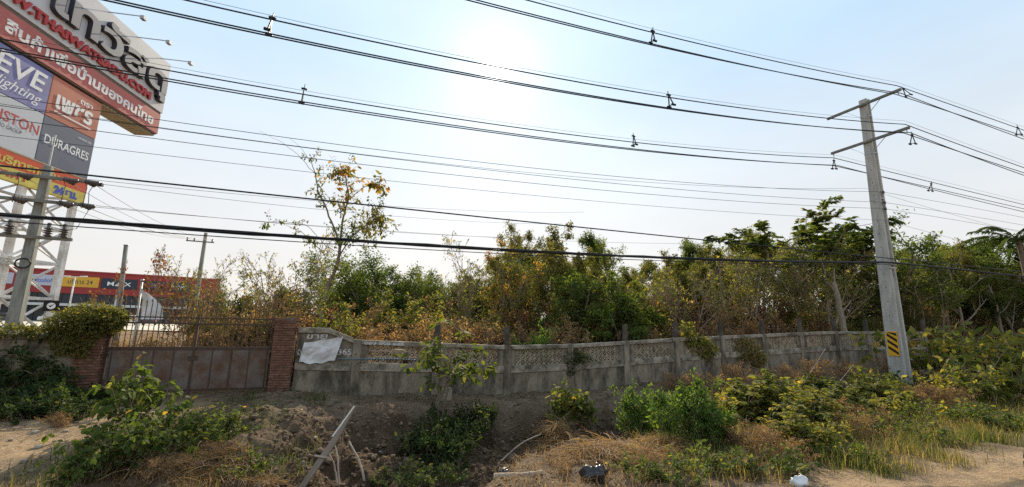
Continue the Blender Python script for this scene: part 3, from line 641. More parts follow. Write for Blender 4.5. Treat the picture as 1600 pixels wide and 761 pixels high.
# slatted soffit under the overhang
for i in range(16): spanel('soffit_slat', .95+i*.31, .95+i*.31+.26, 16.10, 16.215, -1.45, -.1, 'sign_beige', 0)
cols = [(-6.2, -2.72), (-2.7, .8)]
p = spanel('advert_panel', *cols[0], 13.62, 16.08, -.5, 0, 'sign_violet'); stext(p, 'EVE', -5.75, 14.75, 1.5, 2.75, .012, 'letter_white', 0, .02, .15); stext(p, 'lighting', -5.55, 14.0, .8, 2.5, .012, 'letter_white', 0, 0, .4)
p = spanel('advert_panel', *cols[1], 13.62, 16.08, -.5, .002, 'sign_orange'); stext(p, 'เพชร', -2.25, 14.35, 1.35, 2.55, .015, 'letter_white', 0, .05); stext(p, 'ตรา', -.75, 15.35, .45, .9, .015, 'letter_white', 0, .01)
MB().box(-2.25, .35, 14.05, 14.13, .013, .016).build('underline', 'letter_white', p)
p = spanel('advert_panel', *cols[0], 10.95, 13.6, -.5, 0, 'sign_pale'); stext(p, 'ARISTON', -5.95, 12.3, .8, 3.1, .012, 'letter_red', 0, .01); stext(p, 'THERMO GROUP', -5.6, 11.95, .28, 1.9, .012, 'letter_dark')
p = spanel('advert_panel', *cols[1], 10.95, 13.6, -.5, .002, 'sign_slate'); stext(p, 'DURAGRES', -2.45, 12.1, .72, 3.0, .015, 'letter_white', 0, .01); stext(p, 'ceramic tile', -.4, 13.2, .22, .95, .015, 'letter_white')
spanel('frame_strip', -6.2, .8, 10.85, 10.947, -.5, .02, 'sign_beige')
# promotion banner below
p = spanel('promotion_banner', -6.4, .86, 10.05, 10.83, -.2, .04, 'banner_red', 0); stext(p, 'เปิดบริการทุกวัน', -5.7, 10.22, .55, 4.6, .045, 'sign_yellow', 0, .02)
p = spanel('promotion_banner', -6.4, .86, 9.35, 10.047, -.2, .04, 'sign_yellow', 0); stext(p, 'ลดราคา', -5.6, 9.55, .5, 2.6, .045, 'letter_red', 0, .02); stext(p, '24 ชม.', -1.3, 9.5, .6, 1.6, .045, 'letter_blue', 0, .05)
# lattice legs
yb = spz-.3
for (x, z) in ((.55, -.3), (.55, -3.3), (-6.0, -.3), (-6.0, -3.3)):
    MB().box(x-.15, x+.15, yb, 16.0 if z > -1 else 22.0, z-.15, z+.15).build('tower_leg', 'white_steel', sign)
def brace_face(a_, b_):
    y = spz+.6; step = 2.05
    while y+step < 9.6:
        for (p_, q_) in (((a_[0], y, a_[1]), (b_[0], y+step, b_[1])), ((a_[0], y+step, a_[1]), (b_[0], y, b_[1]))):
            MB().bar(p_, q_, .10, .08).build('brace', 'white_steel', sign)
        MB().bar((a_[0], y+step, a_[1]), (b_[0], y+step, b_[1]), .14).build('strut', 'white_steel', sign); y += step
brace_face((.55, -.3), (.55, -3.3)); brace_face((-6.0, -.3), (-6.0, -3.3)); brace_face((.55, -3.3), (-2.7, -3.3)); brace_face((-2.7, -3.3), (-6.0, -3.3)); brace_face((.55, -.3), (-2.7, -.3)); brace_face((-2.7, -.3), (-6.0, -.3))

# ------------------------------------------------------------------ store, car park
SO = at_y(100, 497, 100.0); sdir = np.array([math.sin(math.radians(58)), math.cos(math.radians(58)), 0]); san = math.atan2(sdir[1], sdir[0]); soz = 1.1
store = thing('store_building', 'long red flat-roofed store with advert boards along its front', 'building', (SO[0], SO[1], soz), (0, 0, san))
sn = np.array([sdir[1], -sdir[0], 0])
def su(px, py):
    d = ray(px, py); k = ((SO-CAM)@sn)/(d@sn); P = CAM+d*k; return float((P-SO)@sdir), float(P[2]-soz)
ztop = su(100, 424)[1]; zred = su(100, 458)[1]; zgl = su(100, 474)[1]
flat('store_red', (.30, .045, .045), rough=.7, scale=.2, v=.12); flat('store_glass', (.035, .04, .05), rough=.25); flat('store_white', (.6, .6, .6), rough=.6); flat('board_yellow', (.62, .36, .05), rough=.6)
flat('board_navy', (.035, .045, .065), rough=.6); flat('board_pale', (.45, .48, .56), rough=.6); flat('store_inner', (.10, .09, .09), rough=.8)
UE = su(345, 435)[0]
MB().box(-45, UE-.2, .4, 40, -.5, ztop-.3).build('shell', 'store_inner', store)
MB().box(-45.2, UE, -.1, .39, zred, ztop).build('fascia', 'store_red', store)
MB().box(-45.3, UE+.1, -.3, .5, ztop+.003, ztop+.35).build('parapet', 'store_red', store)
MB().box(-45, UE, -1.6, .38, zgl-.55, zgl).build('canopy', 'store_white', store)
for i in range(int((UE+45)//4)):
    MB().box(-45+i*4+.06, -45+i*4+3.94, .2, .3, zgl+.05, zred-.003).build('window_pane', 'store_glass', store)
    MB().box(-45+i*4+.06, -45+i*4+3.94, .2, .3, 0, zgl-.56).build('window_pane', 'store_glass', store)
for i in range(int((UE+37)//15.2)+1): MB().box(-37+i*15.2-.5, -37+i*15.2+.5, -.6, .19, -.3, zred-.004).build('column', 'store_white', store)
for (a_, b_, m, tx, lm) in ((-12, 22, 'board_pale', '', None), (45, 95, 'board_pale', 'Mitsubishi', 'letter_blue'), (98, 157, 'board_yellow', 'บริการ 24', 'letter_dark'), (160, 217, 'board_navy', 'M▲X', 'letter_white'), (226, 262, 'board_navy', 'TOA', 'letter_blue'), (266, 300, 'board_navy', 'HOME', 'letter_white')):
    u0, z1 = su(a_, 431+(a_-100)*.06); u1, _ = su(b_, 431); z0 = z1-2.35
    bd = MB().box(u0, u1, -.22, -.105, z0, z1).build('advert_board', m, store)
    if lm:
        o = link('lettering', text_mesh(tx, 1.3, 0, .01, (u1-u0)*.66), bd, lm); o.rotation_euler = (math.pi/2, 0, 0); o.location = (u0+(u1-u0)*.17, -.23, z0+.7)
# car park paving
pv = []
flat('paving', (.50, .46, .38), rough=.95, scale=.3, v=.15)
o = MB().add([(-160, 45, 1.19), (-30, 45, 1.19), (-30, 190, 1.19), (-160, 190, 1.19)], [(0, 1, 2, 3)]).build('car_park', 'paving'); o['kind'] = 'structure'
# parked cars
flat('car_white', (.6, .6, .62), rough=.3, spec=.6); flat('car_dark', (.035, .035, .045), rough=.3, spec=.6); flat('car_silver', (.33, .34, .36), rough=.3, spec=.6, metal=.3); flat('car_glass', (.02, .025, .03), rough=.1, spec=.7)
flat('lamp_glass', (.7, .7, .7), rough=.2); flat('tail_red', (.4, .02, .02), rough=.3)
body = [(-2.2, .35), (2.15, .35), (2.22, .7), (1.9, .95), (1.15, 1.02), (-1.5, 1.05), (-2.15, 1.0), (-2.25, .6)]
cabin = [(-1.75, 1.052), (1.05, 1.022), (.45, 1.5), (-1.35, 1.52)]
def shell(poly, w0, w1, zmid):
    mb = MB(); k = len(poly); V = []
    for y_, ins in ((-w0, 0), (w0, 0)): V += [(x, y_*(1 if z < zmid else w1/w0), z) for x, z in poly]
    mb.add(V, [tuple(range(k)), tuple(range(k, 2*k))[::-1]]+[(i, i+k, (i+1) % k+k, (i+1) % k) for i in range(k)]); return mb
bm_ = shell(body, .85, .78, .9).mesh('body', bevel=.05); cm_ = shell(cabin, .76, .6, 1.3).mesh('cabin', bevel=.03)
gm_ = MB().prism([(-1.55, 1.1), (.85, 1.1), (.42, 1.43), (-1.28, 1.44)], -.79, .79).mesh('windows')
wm_ = MB().tube([(0, -.1, 0), (0, .1, 0)], .32, 14).mesh('wheel'); wm_.materials.append(M['rubber']); hm_ = MB().tube([(0, -.11, 0), (0, .11, 0)], .19, 10).mesh('rim'); hm_.materials.append(M['car_silver'])
lm_ = MB().box(-.04, .04, -.14, .14, -.08, .08).mesh('lamp'); lm_.materials.append(M['lamp_glass']); tm_ = lm_.copy(); tm_.materials.clear(); tm_.materials.append(M['tail_red'])
gm_.materials.append(M['car_glass'])
for i, (px, y, m, rz, lb) in enumerate(((8, 72, 'car_dark', .3, 'dark car parked behind the lattice tower'), (88, 84, 'car_white', .6, 'white car parked beside the black square sign'), (112, 88, 'car_silver', .6, 'silver car parked past the white lamp post'), (205, 70, 'car_white', 2.2, 'white car parked behind the gate bars near the white flag'), (236, 74, 'car_dark', 2.2, 'dark car parked behind the white flag'))):
    X = at_y(px, 490, y)[0]; r = thing('parked_car', lb, 'car', (X, y, 1.19), (0, 0, rz), 'cars in the store car park')
    for nm, me in (('body', bm_), ('cabin', cm_)):
        q = me.copy(); q.materials.append(M[m]); link(nm, q, r)
    link('windows', gm_, r)
    for x in (-1.35, 1.35):
        for yv in (-.75, .75): wh = link('wheel', wm_, r, loc=(x, yv, .32)); link('rim', hm_, wh)
    for yv in (-.55, .55): link('headlight', lm_, r, loc=(2.18, yv, .74)); link('tail_light', tm_, r, loc=(-2.2, yv, .8))
# car park lamp, plain pole, square sign, white flag
def ground_at(x, y): return gz(x, y)
Lm = at_y(105, 495, 70); lt = float(at_y(122, 433, 70)[2]-1.1)
r = thing('car_park_lamp', 'slim white car park lamp post with a twin flat head', 'lamp post', (Lm[0], Lm[1], 1.1))
tub('post', [(0, 0, -.3), (0, 0, lt)], [.13, .09], 'white_steel', r, 8); MB().bar((-1.3, 0, lt-.02), (1.6, 0, lt+.08), .1).build('arm', 'white_steel', r)
for x in (-1.3, 1.4): MB().box(x-.45, x+.45, -.2, .2, lt+.06, lt+.2).build('lamp_head', 'white_steel', r, bevel=.03)
q = at_y(188, 490, 27); hq = float(at_y(197, 384, 27)[2]); r = thing('plain_pole', 'plain leaning grey pole standing behind the iron gate', 'pole', (q[0], q[1], gz(q[0], q[1])))
q2 = at_y(197, 384, 27); tub('shaft', [(0, 0, -.3), (q2[0]-q[0], 0, hq-gz(q[0], q[1]))], [.15, .11], 'pole_old', r, 8); tub('cap', [(q2[0]-q[0], 0, hq-gz(q[0], q[1])), (q2[0]-q[0], 0, hq-gz(q[0], q[1])+.06)], .13, 'galv', r, 8)
q = at_y(80, 478, 24); r = thing('square_sign', 'small black square sign with a round white emblem by the tower leg', 'sign', (q[0], q[1], gz(q[0], q[1])), (0, 0, .75))
zz = float(q[2]-gz(q[0], q[1])); MB().box(-.30, .30, -.03, .03, zz-.29, zz+.29).build('panel', 'hazard_black', r); MB().box(-.22, -.18, .035, .08, -.2, zz+.2).build('post', 'galv', r); MB().box(.18, .22, .035, .08, -.2, zz+.2).build('post', 'galv', r)
mb = MB(); P = [(.17*math.cos(a_), zz+.17*math.sin(a_)) for a_ in np.linspace(0, 2*math.pi, 20, endpoint=False)]; mb.prism(P, -.036, -.0315); mb.build('emblem', 'letter_white', r)
mb = MB(); mb.prism([(-.11, zz+.02), (-.02, zz-.08), (.09, zz+.10), (.02, zz+.05), (-.03, zz+.01)], -.040, -.0365); mb.build('emblem_mark', 'hazard_black', r)
def flag(u, v):
    edge = math.sin(min(v*1.35, 1)*math.pi/2)**.85
    P = at_y(221-6*v+u*(46*edge), 449+v*50+4*u*(1-v), 15.0); return (P[0], P[1]+.12*math.sin(u*5+v*2)*edge-.25*u*edge, P[2])
o = sheet_obj('white_flag', flag, 18, 14, 'white_cloth', thick=.004); tag(o, 'white sail-shaped flag billowing behind the iron gate', 'flag')
q = at_y(216, 505, 15.04); q2 = at_y(222, 440, 15.04); r = thing('flag_mast', 'thin pale mast holding the billowing white flag', 'mast', (q[0], q[1], gz(q[0], q[1])))
tub('shaft', [(0, 0, -.2), (q2[0]-q[0], 0, q2[2]-gz(q[0], q[1]))], .03, 'galv', r, 6); tub('finial', [(q2[0]-q[0], 0, q2[2]-gz(q[0], q[1])), (q2[0]-q[0], 0, q2[2]-gz(q[0], q[1])+.08)], .05, 'galv', r, 6)

# ================================================================== vegetation
def norm(a): return a/np.maximum(np.linalg.norm(a, axis=-1, keepdims=True), 1e-9)
def leaves_mesh(name, P, D, L, Wd, tint, r, kind='quad', flatness=.6, curl=.18):
    """leaves: base P, direction D, length L, width Wd"""
    N = len(P); D = norm(D); up = np.array([0, 0, 1.])+r.normal(0, flatness, (N, 3)); S = norm(np.cross(D, up)); Nn = norm(np.cross(S, D))
    L = L[:, None]; Wd = Wd[:, None]
    if kind == 'quad':
        V = np.stack([P, P+D*L*.45+S*Wd*.5+Nn*L*.05, P+D*L-Nn*L*curl, P+D*L*.45-S*Wd*.5+Nn*L*.05], 1); i = np.arange(N)[:, None]*4
        F = [np.concatenate([i+np.array([0, 1, 2]), i+np.array([0, 2, 3])])]; k = 4
    else:
        fold = .12
        V = np.stack([P, P+D*L*.22+S*Wd*.40+Nn*Wd*fold, P+D*L*.62+S*Wd*.46+Nn*(Wd*fold-L*curl*.4), P+D*L-Nn*L*curl, P+D*L*.62-S*Wd*.46+Nn*(Wd*fold-L*curl*.4), P+D*L*.22-S*Wd*.40+Nn*Wd*fold,
                      P+D*L*.3, P+D*L*.66-Nn*L*curl*.4], 1); i = np.arange(N)[:, None]*8; k = 8
        F = [np.concatenate([i+np.array(q) for q in ((0, 6, 1), (2, 7, 3), (3, 7, 4), (5, 6, 0))]), np.concatenate([i+np.array(q) for q in ((1, 6, 7, 2), (7, 6, 5, 4))])]
    return fast_mesh(name, V.reshape(-1, 3), F, np.repeat(tint, k))
def tubes_mesh(name, branches, sides=(7, 5, 4, 3, 3)):
    Vs = []; Fs = []; n0 = 0
    for pts, rad, lev in branches:
        k = sides[min(lev, len(sides)-1)]; n_ = len(pts); d = np.gradient(pts, axis=0); d = norm(d); ref = np.array([.3, .2, .93]) if abs(d[0, 2]) < .8 else np.array([.95, .3, .1])
        a_ = norm(np.cross(d, ref)); b_ = np.cross(d, a_); th = np.arange(k)*2*np.pi/k
        V = pts[:, None]+(a_[:, None]*np.cos(th)[None, :, None]+b_[:, None]*np.sin(th)[None, :, None])*rad[:, None, None]
        idx = np.arange(n_*k).reshape(n_, k)+n0; nx_ = np.roll(idx, -1, 1)
        Fs.append(np.stack([idx[:-1], nx_[:-1], nx_[1:], idx[1:]], -1).reshape(-1, 4)); Vs.append(V.reshape(-1, 3)); n0 += n_*k
    return fast_mesh(name, np.concatenate(Vs), [np.concatenate(Fs)], smooth_=True)
def perp(d, r):
    v = r.normal(0, 1, 3); v -= d*(v@d); return v/np.linalg.norm(v)
def branch(p, d, L, r0, r1, n_, r, wander, trop):
    pts = [np.array(p, float)]; d = np.array(d, float); st = L/(n_-1)
    for i in range(n_-1):
        d = d+r.normal(0, wander, 3)+np.array([0, 0, trop]); d /= np.linalg.norm(d); pts.append(pts[-1]+d*st)
    return np.array(pts), np.linspace(r0, r1, n_)
def grow(r, stems, counts, ratios, angles, starts, wander=.12, trop=(.0, .04, .03, .0), tipr=.004):
    """stems: list of (p, d, L, r). counts/ratios/angles/starts per child level"""
    out_ = []; cur = []
    for (p, d, L, rr) in stems:
        b = branch(p, norm(np.array(d, float)), L, rr, rr*.3, 10, r, wander*.6, trop[0]); out_.append((*b, 0)); cur.append((b, L))
    for lev in range(len(counts)):
        nxt = []
        for (pts, rad), L in cur:
            c = max(1, int(round(counts[lev]*(.7+.6*r.random()))))
            for i in range(c):
                u = starts[lev]+(1-starts[lev])*((i+r.random())/c); f_ = u*(len(pts)-1); j = min(int(f_), len(pts)-2); q = pts[j]+(pts[j+1]-pts[j])*(f_-j)
                d0 = norm(pts[j+1]-pts[j]); an = math.radians(angles[lev])*(.7+.6*r.random())*(1-.25*u); d1 = d0*math.cos(an)+perp(d0, r)*math.sin(an)
                L1 = L*ratios[lev]*(.6+.7*r.random())*(1.15-.55*u); r0 = max(rad[j]*.62, tipr*1.3)
                b = branch(q, d1, L1, r0, max(tipr, r0*.3), 7 if lev == 0 else 5, r, wander, trop[min(lev+1, len(trop)-1)]); nxt.append((b, L1))
        out_ += [(*b, lev+1) for b, _ in nxt]; cur = nxt
    return out_, [b[0] for b, _ in cur]
def twig_leaves(r, twigs, per, jit, L, ratio, droop=.25, u0=.15, spread=.9, tint=(.35, .22), keep=None, pinnate=False, tintz=0.0):
    P = []; D = []
    for t in twigs:
        if pinnate:
            n_ = per; u = np.linspace(u0, 1, n_); f_ = u*(len(t)-1); j = np.minimum(f_.astype(int), len(t)-2); q = t[j]+(t[j+1]-t[j])*(f_-j)[:, None]; d = norm(t[j+1]-t[j])
            side = norm(np.cross(d, np.array([0, 0, 1.])+r.normal(0, .15, 3)))
            for sg in (-1, 1): P.append(q); D.append(side*sg*.9+d*.45+np.array([0, 0, -droop])+r.normal(0, .08, q.shape))
        else:
            n_ = max(1, int(per*(.5+r.random()))); u = u0+(1-u0)*r.random(n_); f_ = u*(len(t)-1); j = np.minimum(f_.astype(int), len(t)-2); q = t[j]+(t[j+1]-t[j])*(f_-j)[:, None]
            d = norm(t[j+1]-t[j]); P.append(q+r.normal(0, jit, q.shape)); D.append(d*.5+r.normal(0, spread, q.shape)*.7+np.array([0, 0, -droop]))
    P = np.concatenate(P); D = np.concatenate(D); N = len(P)
    if keep is not None:
        m = keep(P); P, D = P[m], D[m]; N = len(P)
    Ls = L*np.clip(r.normal(1, .25, N), .45, 1.7)
    cl = vnoise(P[:, 0]*1.1+P[:, 2]*.8+31, P[:, 1]*1.1-P[:, 2]*.6)*.24
    tn = np.clip(r.normal(tint[0], tint[1], N)+cl, 0, 1)
    return P, D, Ls, Ls*ratio, tn
PROTO = {}
def plant_proto(key, seed, stems, counts, ratios, angles, starts, per, L, ratio, lm, bark='bark', jit=.05, kind='quad', names=('trunk', 'crown'), wander=.12, trop=(.0, .04, .03, .0), tint=(.35, .22), droop=.25, keep=None, pinnate=False, u0=.15, spread=.9, extra=None, tipr=.004):
    r = np.random.default_rng(seed); st = stems(r); br, tw = grow(r, st, counts, ratios, angles, starts, wander, trop, tipr)
    wood = tubes_mesh(names[0], br); wood.materials.append(M[bark]); P, D, Ls, Wd, tn = twig_leaves(r, tw, per, jit, L, ratio, droop, u0, spread, tint, keep, pinnate)
    lv_ = leaves_mesh(names[1], P, D, Ls, Wd, tn, r, kind); lv_.materials.append(M[lm])
    hh = max(float(P[:, 2].max()), float(max(b[0][:, 2].max() for b in br))); rad = float(np.percentile(np.hypot(P[:, 0], P[:, 1]), 95))
    PROTO[key] = dict(wood=wood, leaf=lv_, names=names, h=hh, r=rad, n=len(P))
def plant(key, name, x, y, label, cat, group=None, h=None, scale=None, rot=None, wid=1.0, dz=0.0):
    p_ = PROTO[key]; s = scale if scale else (h/p_['h'] if h else 1.0)
    if rot is None: rot = float(rng.uniform(0, 6.28))
    o = thing(name, label, cat, (x, y, gz(x, y)-.03+dz), (0, 0, rot), group, (s*wid, s*wid, s)); link(p_['names'][0], p_['wood'], o); link(p_['names'][1], p_['leaf'], o); return o
def top_h(px, py, y):           # plant at depth y whose top reaches pixel (px,py)
    P = at_y(px, py, y); return P[0], y, P[2]-gz(P[0], y)

one = lambda L, rr, lean=(0, 0): (lambda r: [((0, 0, -.1), (lean[0]+r.normal(0, .04), lean[1]+r.normal(0, .04), 1), L, rr)])
def many(n_, L, rr, spread, base=.15): return lambda r: [((r.normal(0, base), r.normal(0, base), -.08), (r.normal(0, spread), r.normal(0, spread), 1), L*r.uniform(.6, 1.1), rr*r.uniform(.7, 1.2)) for _ in range(n_)]
# wood trees
plant_proto('round_tree', 11, many(5, 4.6, .09, .22, .35), [9, 6, 5], [.46, .5, .5], [55, 50, 45], [.15, .2, .2], 15, .12, .45, 'leaf_green', jit=.13, tint=(.36, .13))
plant_proto('green_tree', 28, many(5, 3.6, .04, .16, .3), [9, 6, 3], [.42, .5, .5], [55, 50, 45], [.2, .2, .2], 12, .14, .5, 'leaf_green', jit=.08, tint=(.48, .15), names=('stems', 'foliage'))
plant_proto('loose_tree', 12, one(7.0, .12, (.05, 0)), [11, 6, 4], [.40, .45, .5], [50, 48, 45], [.3, .25, .25], 24, .12, .48, 'leaf_olive', jit=.09, tint=(.32, .12), bark='bark_pale')
plant_proto('loose_tree_b', 13, many(3, 6.5, .08, .10, .3), [10, 6, 4], [.38, .42, .5], [45, 50, 45], [.35, .25, .25], 17, .12, .5, 'leaf_olive', jit=.09, tint=(.34, .12), bark='bark_pale')
plant_proto('tall_tree', 14, one(7.5, .13, (-.04, .02)), [10, 7, 4], [.36, .48, .5], [48, 50, 50], [.4, .2, .2], 34, .125, .5, 'leaf_green', jit=.11, tint=(.42, .12))
plant_proto('stem_tree', 15, many(5, 6.2, .055, .09, .45), [9, 5], [.28, .5], [48, 45], [.3, .2], 30, .11, .45, 'leaf_olive', jit=.13, tint=(.33, .12), bark='bark_pale')
plant_proto('dark_tree', 16, one(6.0, .15), [11, 7, 5], [.45, .5, .5], [58, 50, 45], [.2, .2, .2], 26, .14, .45, 'leaf_dark', jit=.12, tint=(.55, .14))
plant_proto('bare_tree', 17, many(3, 5.5, .05, .14, .2), [8, 5, 4], [.45, .5, .5], [42, 42, 42], [.3, .2, .2], 1.2, .15, .5, 'leaf_yellow', bark='twig', jit=.03, tint=(.35, .2), tipr=.006)
plant_proto('yellow_tree', 18, many(4, 5.5, .05, .10, .3), [9, 5, 3], [.35, .45, .5], [45, 45, 45], [.3, .2, .2], 8, .13, .5, 'leaf_autumn', jit=.06, tint=(.36, .16), bark='bark_pale')
# pinnate umbrella tree (flat spreading top)
plant_proto('umbrella_tree', 20, one(5.2, .15, (.10, 0)), [9, 6, 5], [.85, .5, .42], [55, 45, 45], [.6, .2, .15], 14, .24, .34, 'leaf_green', trop=(0, .02, -.02, -.03), jit=.04, pinnate=True, tint=(.36, .15), droop=.3, wander=.09)
# undergrowth
plant_proto('dry_brush', 21, many(11, 2.3, .016, .30, .45), [8, 4], [.4, .5], [40, 45], [.2, .15], 7, .095, .45, 'leaf_brown', 'twig', jit=.05, names=('stems', 'foliage'), tint=(.45, .25), tipr=.0035)
plant_proto('dry_brush_b', 22, many(14, 1.9, .013, .38, .5), [7, 4], [.42, .5], [45, 45], [.15, .15], 10, .09, .5, 'leaf_brown', 'twig', jit=.07, names=('stems', 'foliage'), tint=(.55, .25), tipr=.003)
plant_proto('red_brush', 23, many(8, 2.6, .018, .25, .3), [8, 5], [.4, .5], [45, 45], [.3, .15], 8, .11, .5, 'leaf_red', 'twig', jit=.06, names=('stems', 'foliage'), tint=(.45, .25), tipr=.0035)
plant_proto('olive_shrub', 24, many(9, 2.4, .018, .26, .35), [8, 4], [.4, .5], [45, 45], [.2, .15], 19, .10, .5, 'leaf_olive', 'twig', jit=.07, names=('stems', 'foliage'), tint=(.45, .13))
plant_proto('yellow_shrub', 25, many(7, 2.6, .018, .2, .3), [7, 4], [.4, .5], [45, 45], [.25, .15], 13, .12, .55, 'leaf_yellow', 'twig', jit=.06, names=('stems', 'foliage'), tint=(.34, .16))
plant_proto('bright_shrub', 26, many(10, 1.9, .018, .30, .25), [8, 4], [.45, .5], [45, 45], [.15, .1], 14, .12, .5, 'leaf_bright', 'twig', jit=.06, names=('stems', 'foliage'), tint=(.45, .2), kind='oval')
# roadside plants
plant_proto('bigleaf_shrub', 31, many(13, 1.7, .02, .5, .3), [6, 3], [.5, .5], [50, 45], [.15, .2], 3.2, .24, .62, 'leaf_green', 'twig', jit=.03, names=('stems', 'foliage'), tint=(.40, .18), kind='oval', droop=.45, trop=(-.03, .02, 0, 0), spread=.7)
plant_proto('yellowing_shrub', 32, many(12, 1.7, .018, .42, .35), [6, 3], [.5, .5], [50, 45], [.15, .2], 3.5, .21, .55, 'leaf_yellow', 'twig', jit=.03, names=('stems', 'foliage'), tint=(.40, .25), kind='oval', droop=.4, spread=.7)
plant_proto('pinnate_shrub', 33, many(12, 1.1, .015, .55, .3), [6, 3], [.55, .6], [50, 40], [.1, .2], 8, .12, .42, 'leaf_yellow', 'twig', jit=.0, names=('stems', 'foliage'), tint=(.42, .24), pinnate=True, droop=.35, trop=(0, .03, -.07, -.1), kind='oval', wander=.08)
plant_proto('low_weed', 34, many(14, .75, .007, .6, .25), [5], [.5], [45], [.1], 9, .10, .5, 'leaf_green', 'twig', jit=.03, names=('stems', 'foliage'), tint=(.5, .25), kind='oval')
plant_proto('dark_weed', 35, many(12, .9, .010, .45, .25), [6, 2], [.5, .5], [45, 45], [.1, .1], 9, .12, .5, 'leaf_dark', 'twig', jit=.05, names=('stems', 'foliage'), tint=(.5, .25), kind='oval')
plant_proto('sapling', 36, many(4, 2.6, .022, .09, .10), [6, 3], [.42, .5], [75, 45], [.5, .2], 6, .19, .36, 'leaf_yellow', 'bark', jit=.05, names=('stem', 'foliage'), tint=(.2, .18), kind='oval', droop=.75, trop=(0, -.02, -.05, 0))
plant_proto('tall_weed', 37, many(7, 1.3, .010, .28, .12), [5], [.35], [55], [.4], 6, .20, .55, 'leaf_yellow', 'twig', jit=.03, names=('stems', 'foliage'), tint=(.4, .25), kind='oval', droop=.4)

def gp(px, py):
    d = ray(px, py); d = d/np.linalg.norm(d); k = np.linspace(5, 60, 1100); P = CAM+k[:, None]*d; g = ground_z(P[:, 0], P[:, 1]); j = np.argmax(P[:, 2] < g)
    return P[j]
def between_h(px, py_base, py_top):      # base on the ground, height from the top pixel
    b = gp(px, py_base); t = at_y(px, py_top, b[1]); return b, max(.2, t[2]-b[2])

SKYL = ([190, 300, 400, 470, 500, 530, 600, 650, 690, 720, 750, 770, 800, 850, 900, 940, 970, 1000, 1060, 1100, 1130, 1170, 1250, 1300, 1350, 1420, 1480, 1520, 1560, 1650],
        [430, 430, 430, 435, 415, 400, 405, 415, 436, 445, 435, 375, 360, 362, 372, 392, 380, 383, 360, 366, 354, 348, 346, 346, 356, 354, 362, 364, 366, 362])
sky_y = lambda px: float(np.interp(px, *SKYL))
TL = {'round_tree': ('bushy_tree', 'rounded leafy green tree filling the thicket behind the wall', 'rounded trees of the thicket'),
      'loose_tree': ('thicket_tree', 'slender olive tree with a loose see-through crown behind the wall', 'slender trees of the thicket'),
      'loose_tree_b': ('thicket_tree', 'three-stemmed olive tree with a patchy crown behind the wall', 'three-stemmed trees of the thicket'),
      'tall_tree': ('tall_tree', 'tall single-trunked green tree standing above the thicket', 'tall trees of the thicket'),
      'stem_tree': ('thicket_tree', 'clump of thin pale stems with scant olive leaves behind the wall', 'pale-stemmed trees of the thicket'),
      'dark_tree': ('thicket_tree', 'dense dark green tree at the back of the thicket', 'dark trees of the thicket'),
      'yellow_tree': ('thicket_tree', 'thin-stemmed tree with orange and yellow dry-season leaves behind the wall', 'yellowing trees of the thicket'),
      'bare_tree': ('bare_tree', 'nearly leafless twiggy tree rising from the brush', 'leafless trees of the thicket')}
def tree(key, px, py, y, wid=1.0, label=None, rot=None):
    nm, lb, gr = TL[key]; x, y, hh = top_h(px, py, y)
    return plant(key, nm, x, y, label or lb, 'tree', gr if label is None else None, h=max(1.5, hh), wid=wid, rot=rot)
# far row closes the view, then two looser rows in front
for px in np.arange(470, 1720, 52):
    k = ('loose_tree', 'tall_tree', 'loose_tree_b')[int(rng.integers(3))]
    tree(k, px+rng.uniform(-15, 15), sky_y(px)+22+rng.uniform(-6, 14), 50+rng.uniform(-6, 8), 1.5)
for px in list(np.arange(560, 700, 60))+list(np.arange(775, 1720, 46)):
    k = ('loose_tree', 'tall_tree', 'loose_tree_b', 'stem_tree', 'round_tree', 'dark_tree' if px > 1350 else 'loose_tree')[int(rng.integers(6))]
    tree(k, px+rng.uniform(-14, 14), sky_y(px)+8+rng.uniform(-8, 16), 36+rng.uniform(-4, 5), 1.15)
for px in list(np.arange(790, 1000, 62))+list(np.arange(1010, 1700, 44)):
    k = ('stem_tree', 'loose_tree', 'stem_tree', 'bare_tree', 'loose_tree_b' if px < 1300 else 'tall_tree')[int(rng.integers(5))]
    yy_ = max(25, 18.5+.395*(px-800)/690*24+3)+rng.uniform(0, 3)
    tree(k, px+rng.uniform(-14, 14), sky_y(px)+14+rng.uniform(-6, 24), yy_, 1.05)
# single trees one can tell apart
tree('round_tree', 590, 382, 25, 1.25, 'dense rounded dark green tree behind the slender orange-leaved tree')
tree('round_tree', 540, 394, 26, 1.2, 'dense olive-dark tree half behind the slender orange-leaved tree')
tree('round_tree', 695, 428, 27, 1.2, 'low rounded green tree closing the gap in the thicket')
tree('round_tree', 648, 405, 28, 1.2, 'dense green tree sloping away beside the gap in the thicket')
tree('yellow_tree', 800, 372, 24, 1.0, 'spindly tree with orange leaves standing among taller green ones')
tree('loose_tree', 800, 342, 29, 1.0, 'tall airy green tree above the orange-leaved spindly tree')
tree('loose_tree_b', 862, 350, 30, 1.1, 'tall airy three-stemmed tree next to the airy green tree')
tree('tall_tree', 975, 358, 30, .9, 'feathery-topped tree rising above the bright green shrub')
for px, py in ((712, 428), (748, 420), (730, 436), (670, 424)): tree('loose_tree_b', px, py, 29+rng.uniform(-2, 2), 1.25)
tree('bare_tree', 735, 372, 23, .8, 'bare forked twiggy tree in the gap of the thicket')
tree('bare_tree', 452, 352, 20, .8, 'bare twiggy tree behind the ragged brick pillar')
tree('bare_tree', 1060, 385, 24, 1.0, 'bare grey twiggy tree between green thicket trees')
tree('bare_tree', 330, 395, 20, .9, 'bare brown twiggy tree behind the iron gate')
x, y, hh = top_h(1225, 322, 30); plant('umbrella_tree', 'umbrella_tree', x, y, 'spreading flat-topped feathery tree overhanging the thicket near the striped pole', 'tree', None, h=hh, wid=1.15, rot=.2)
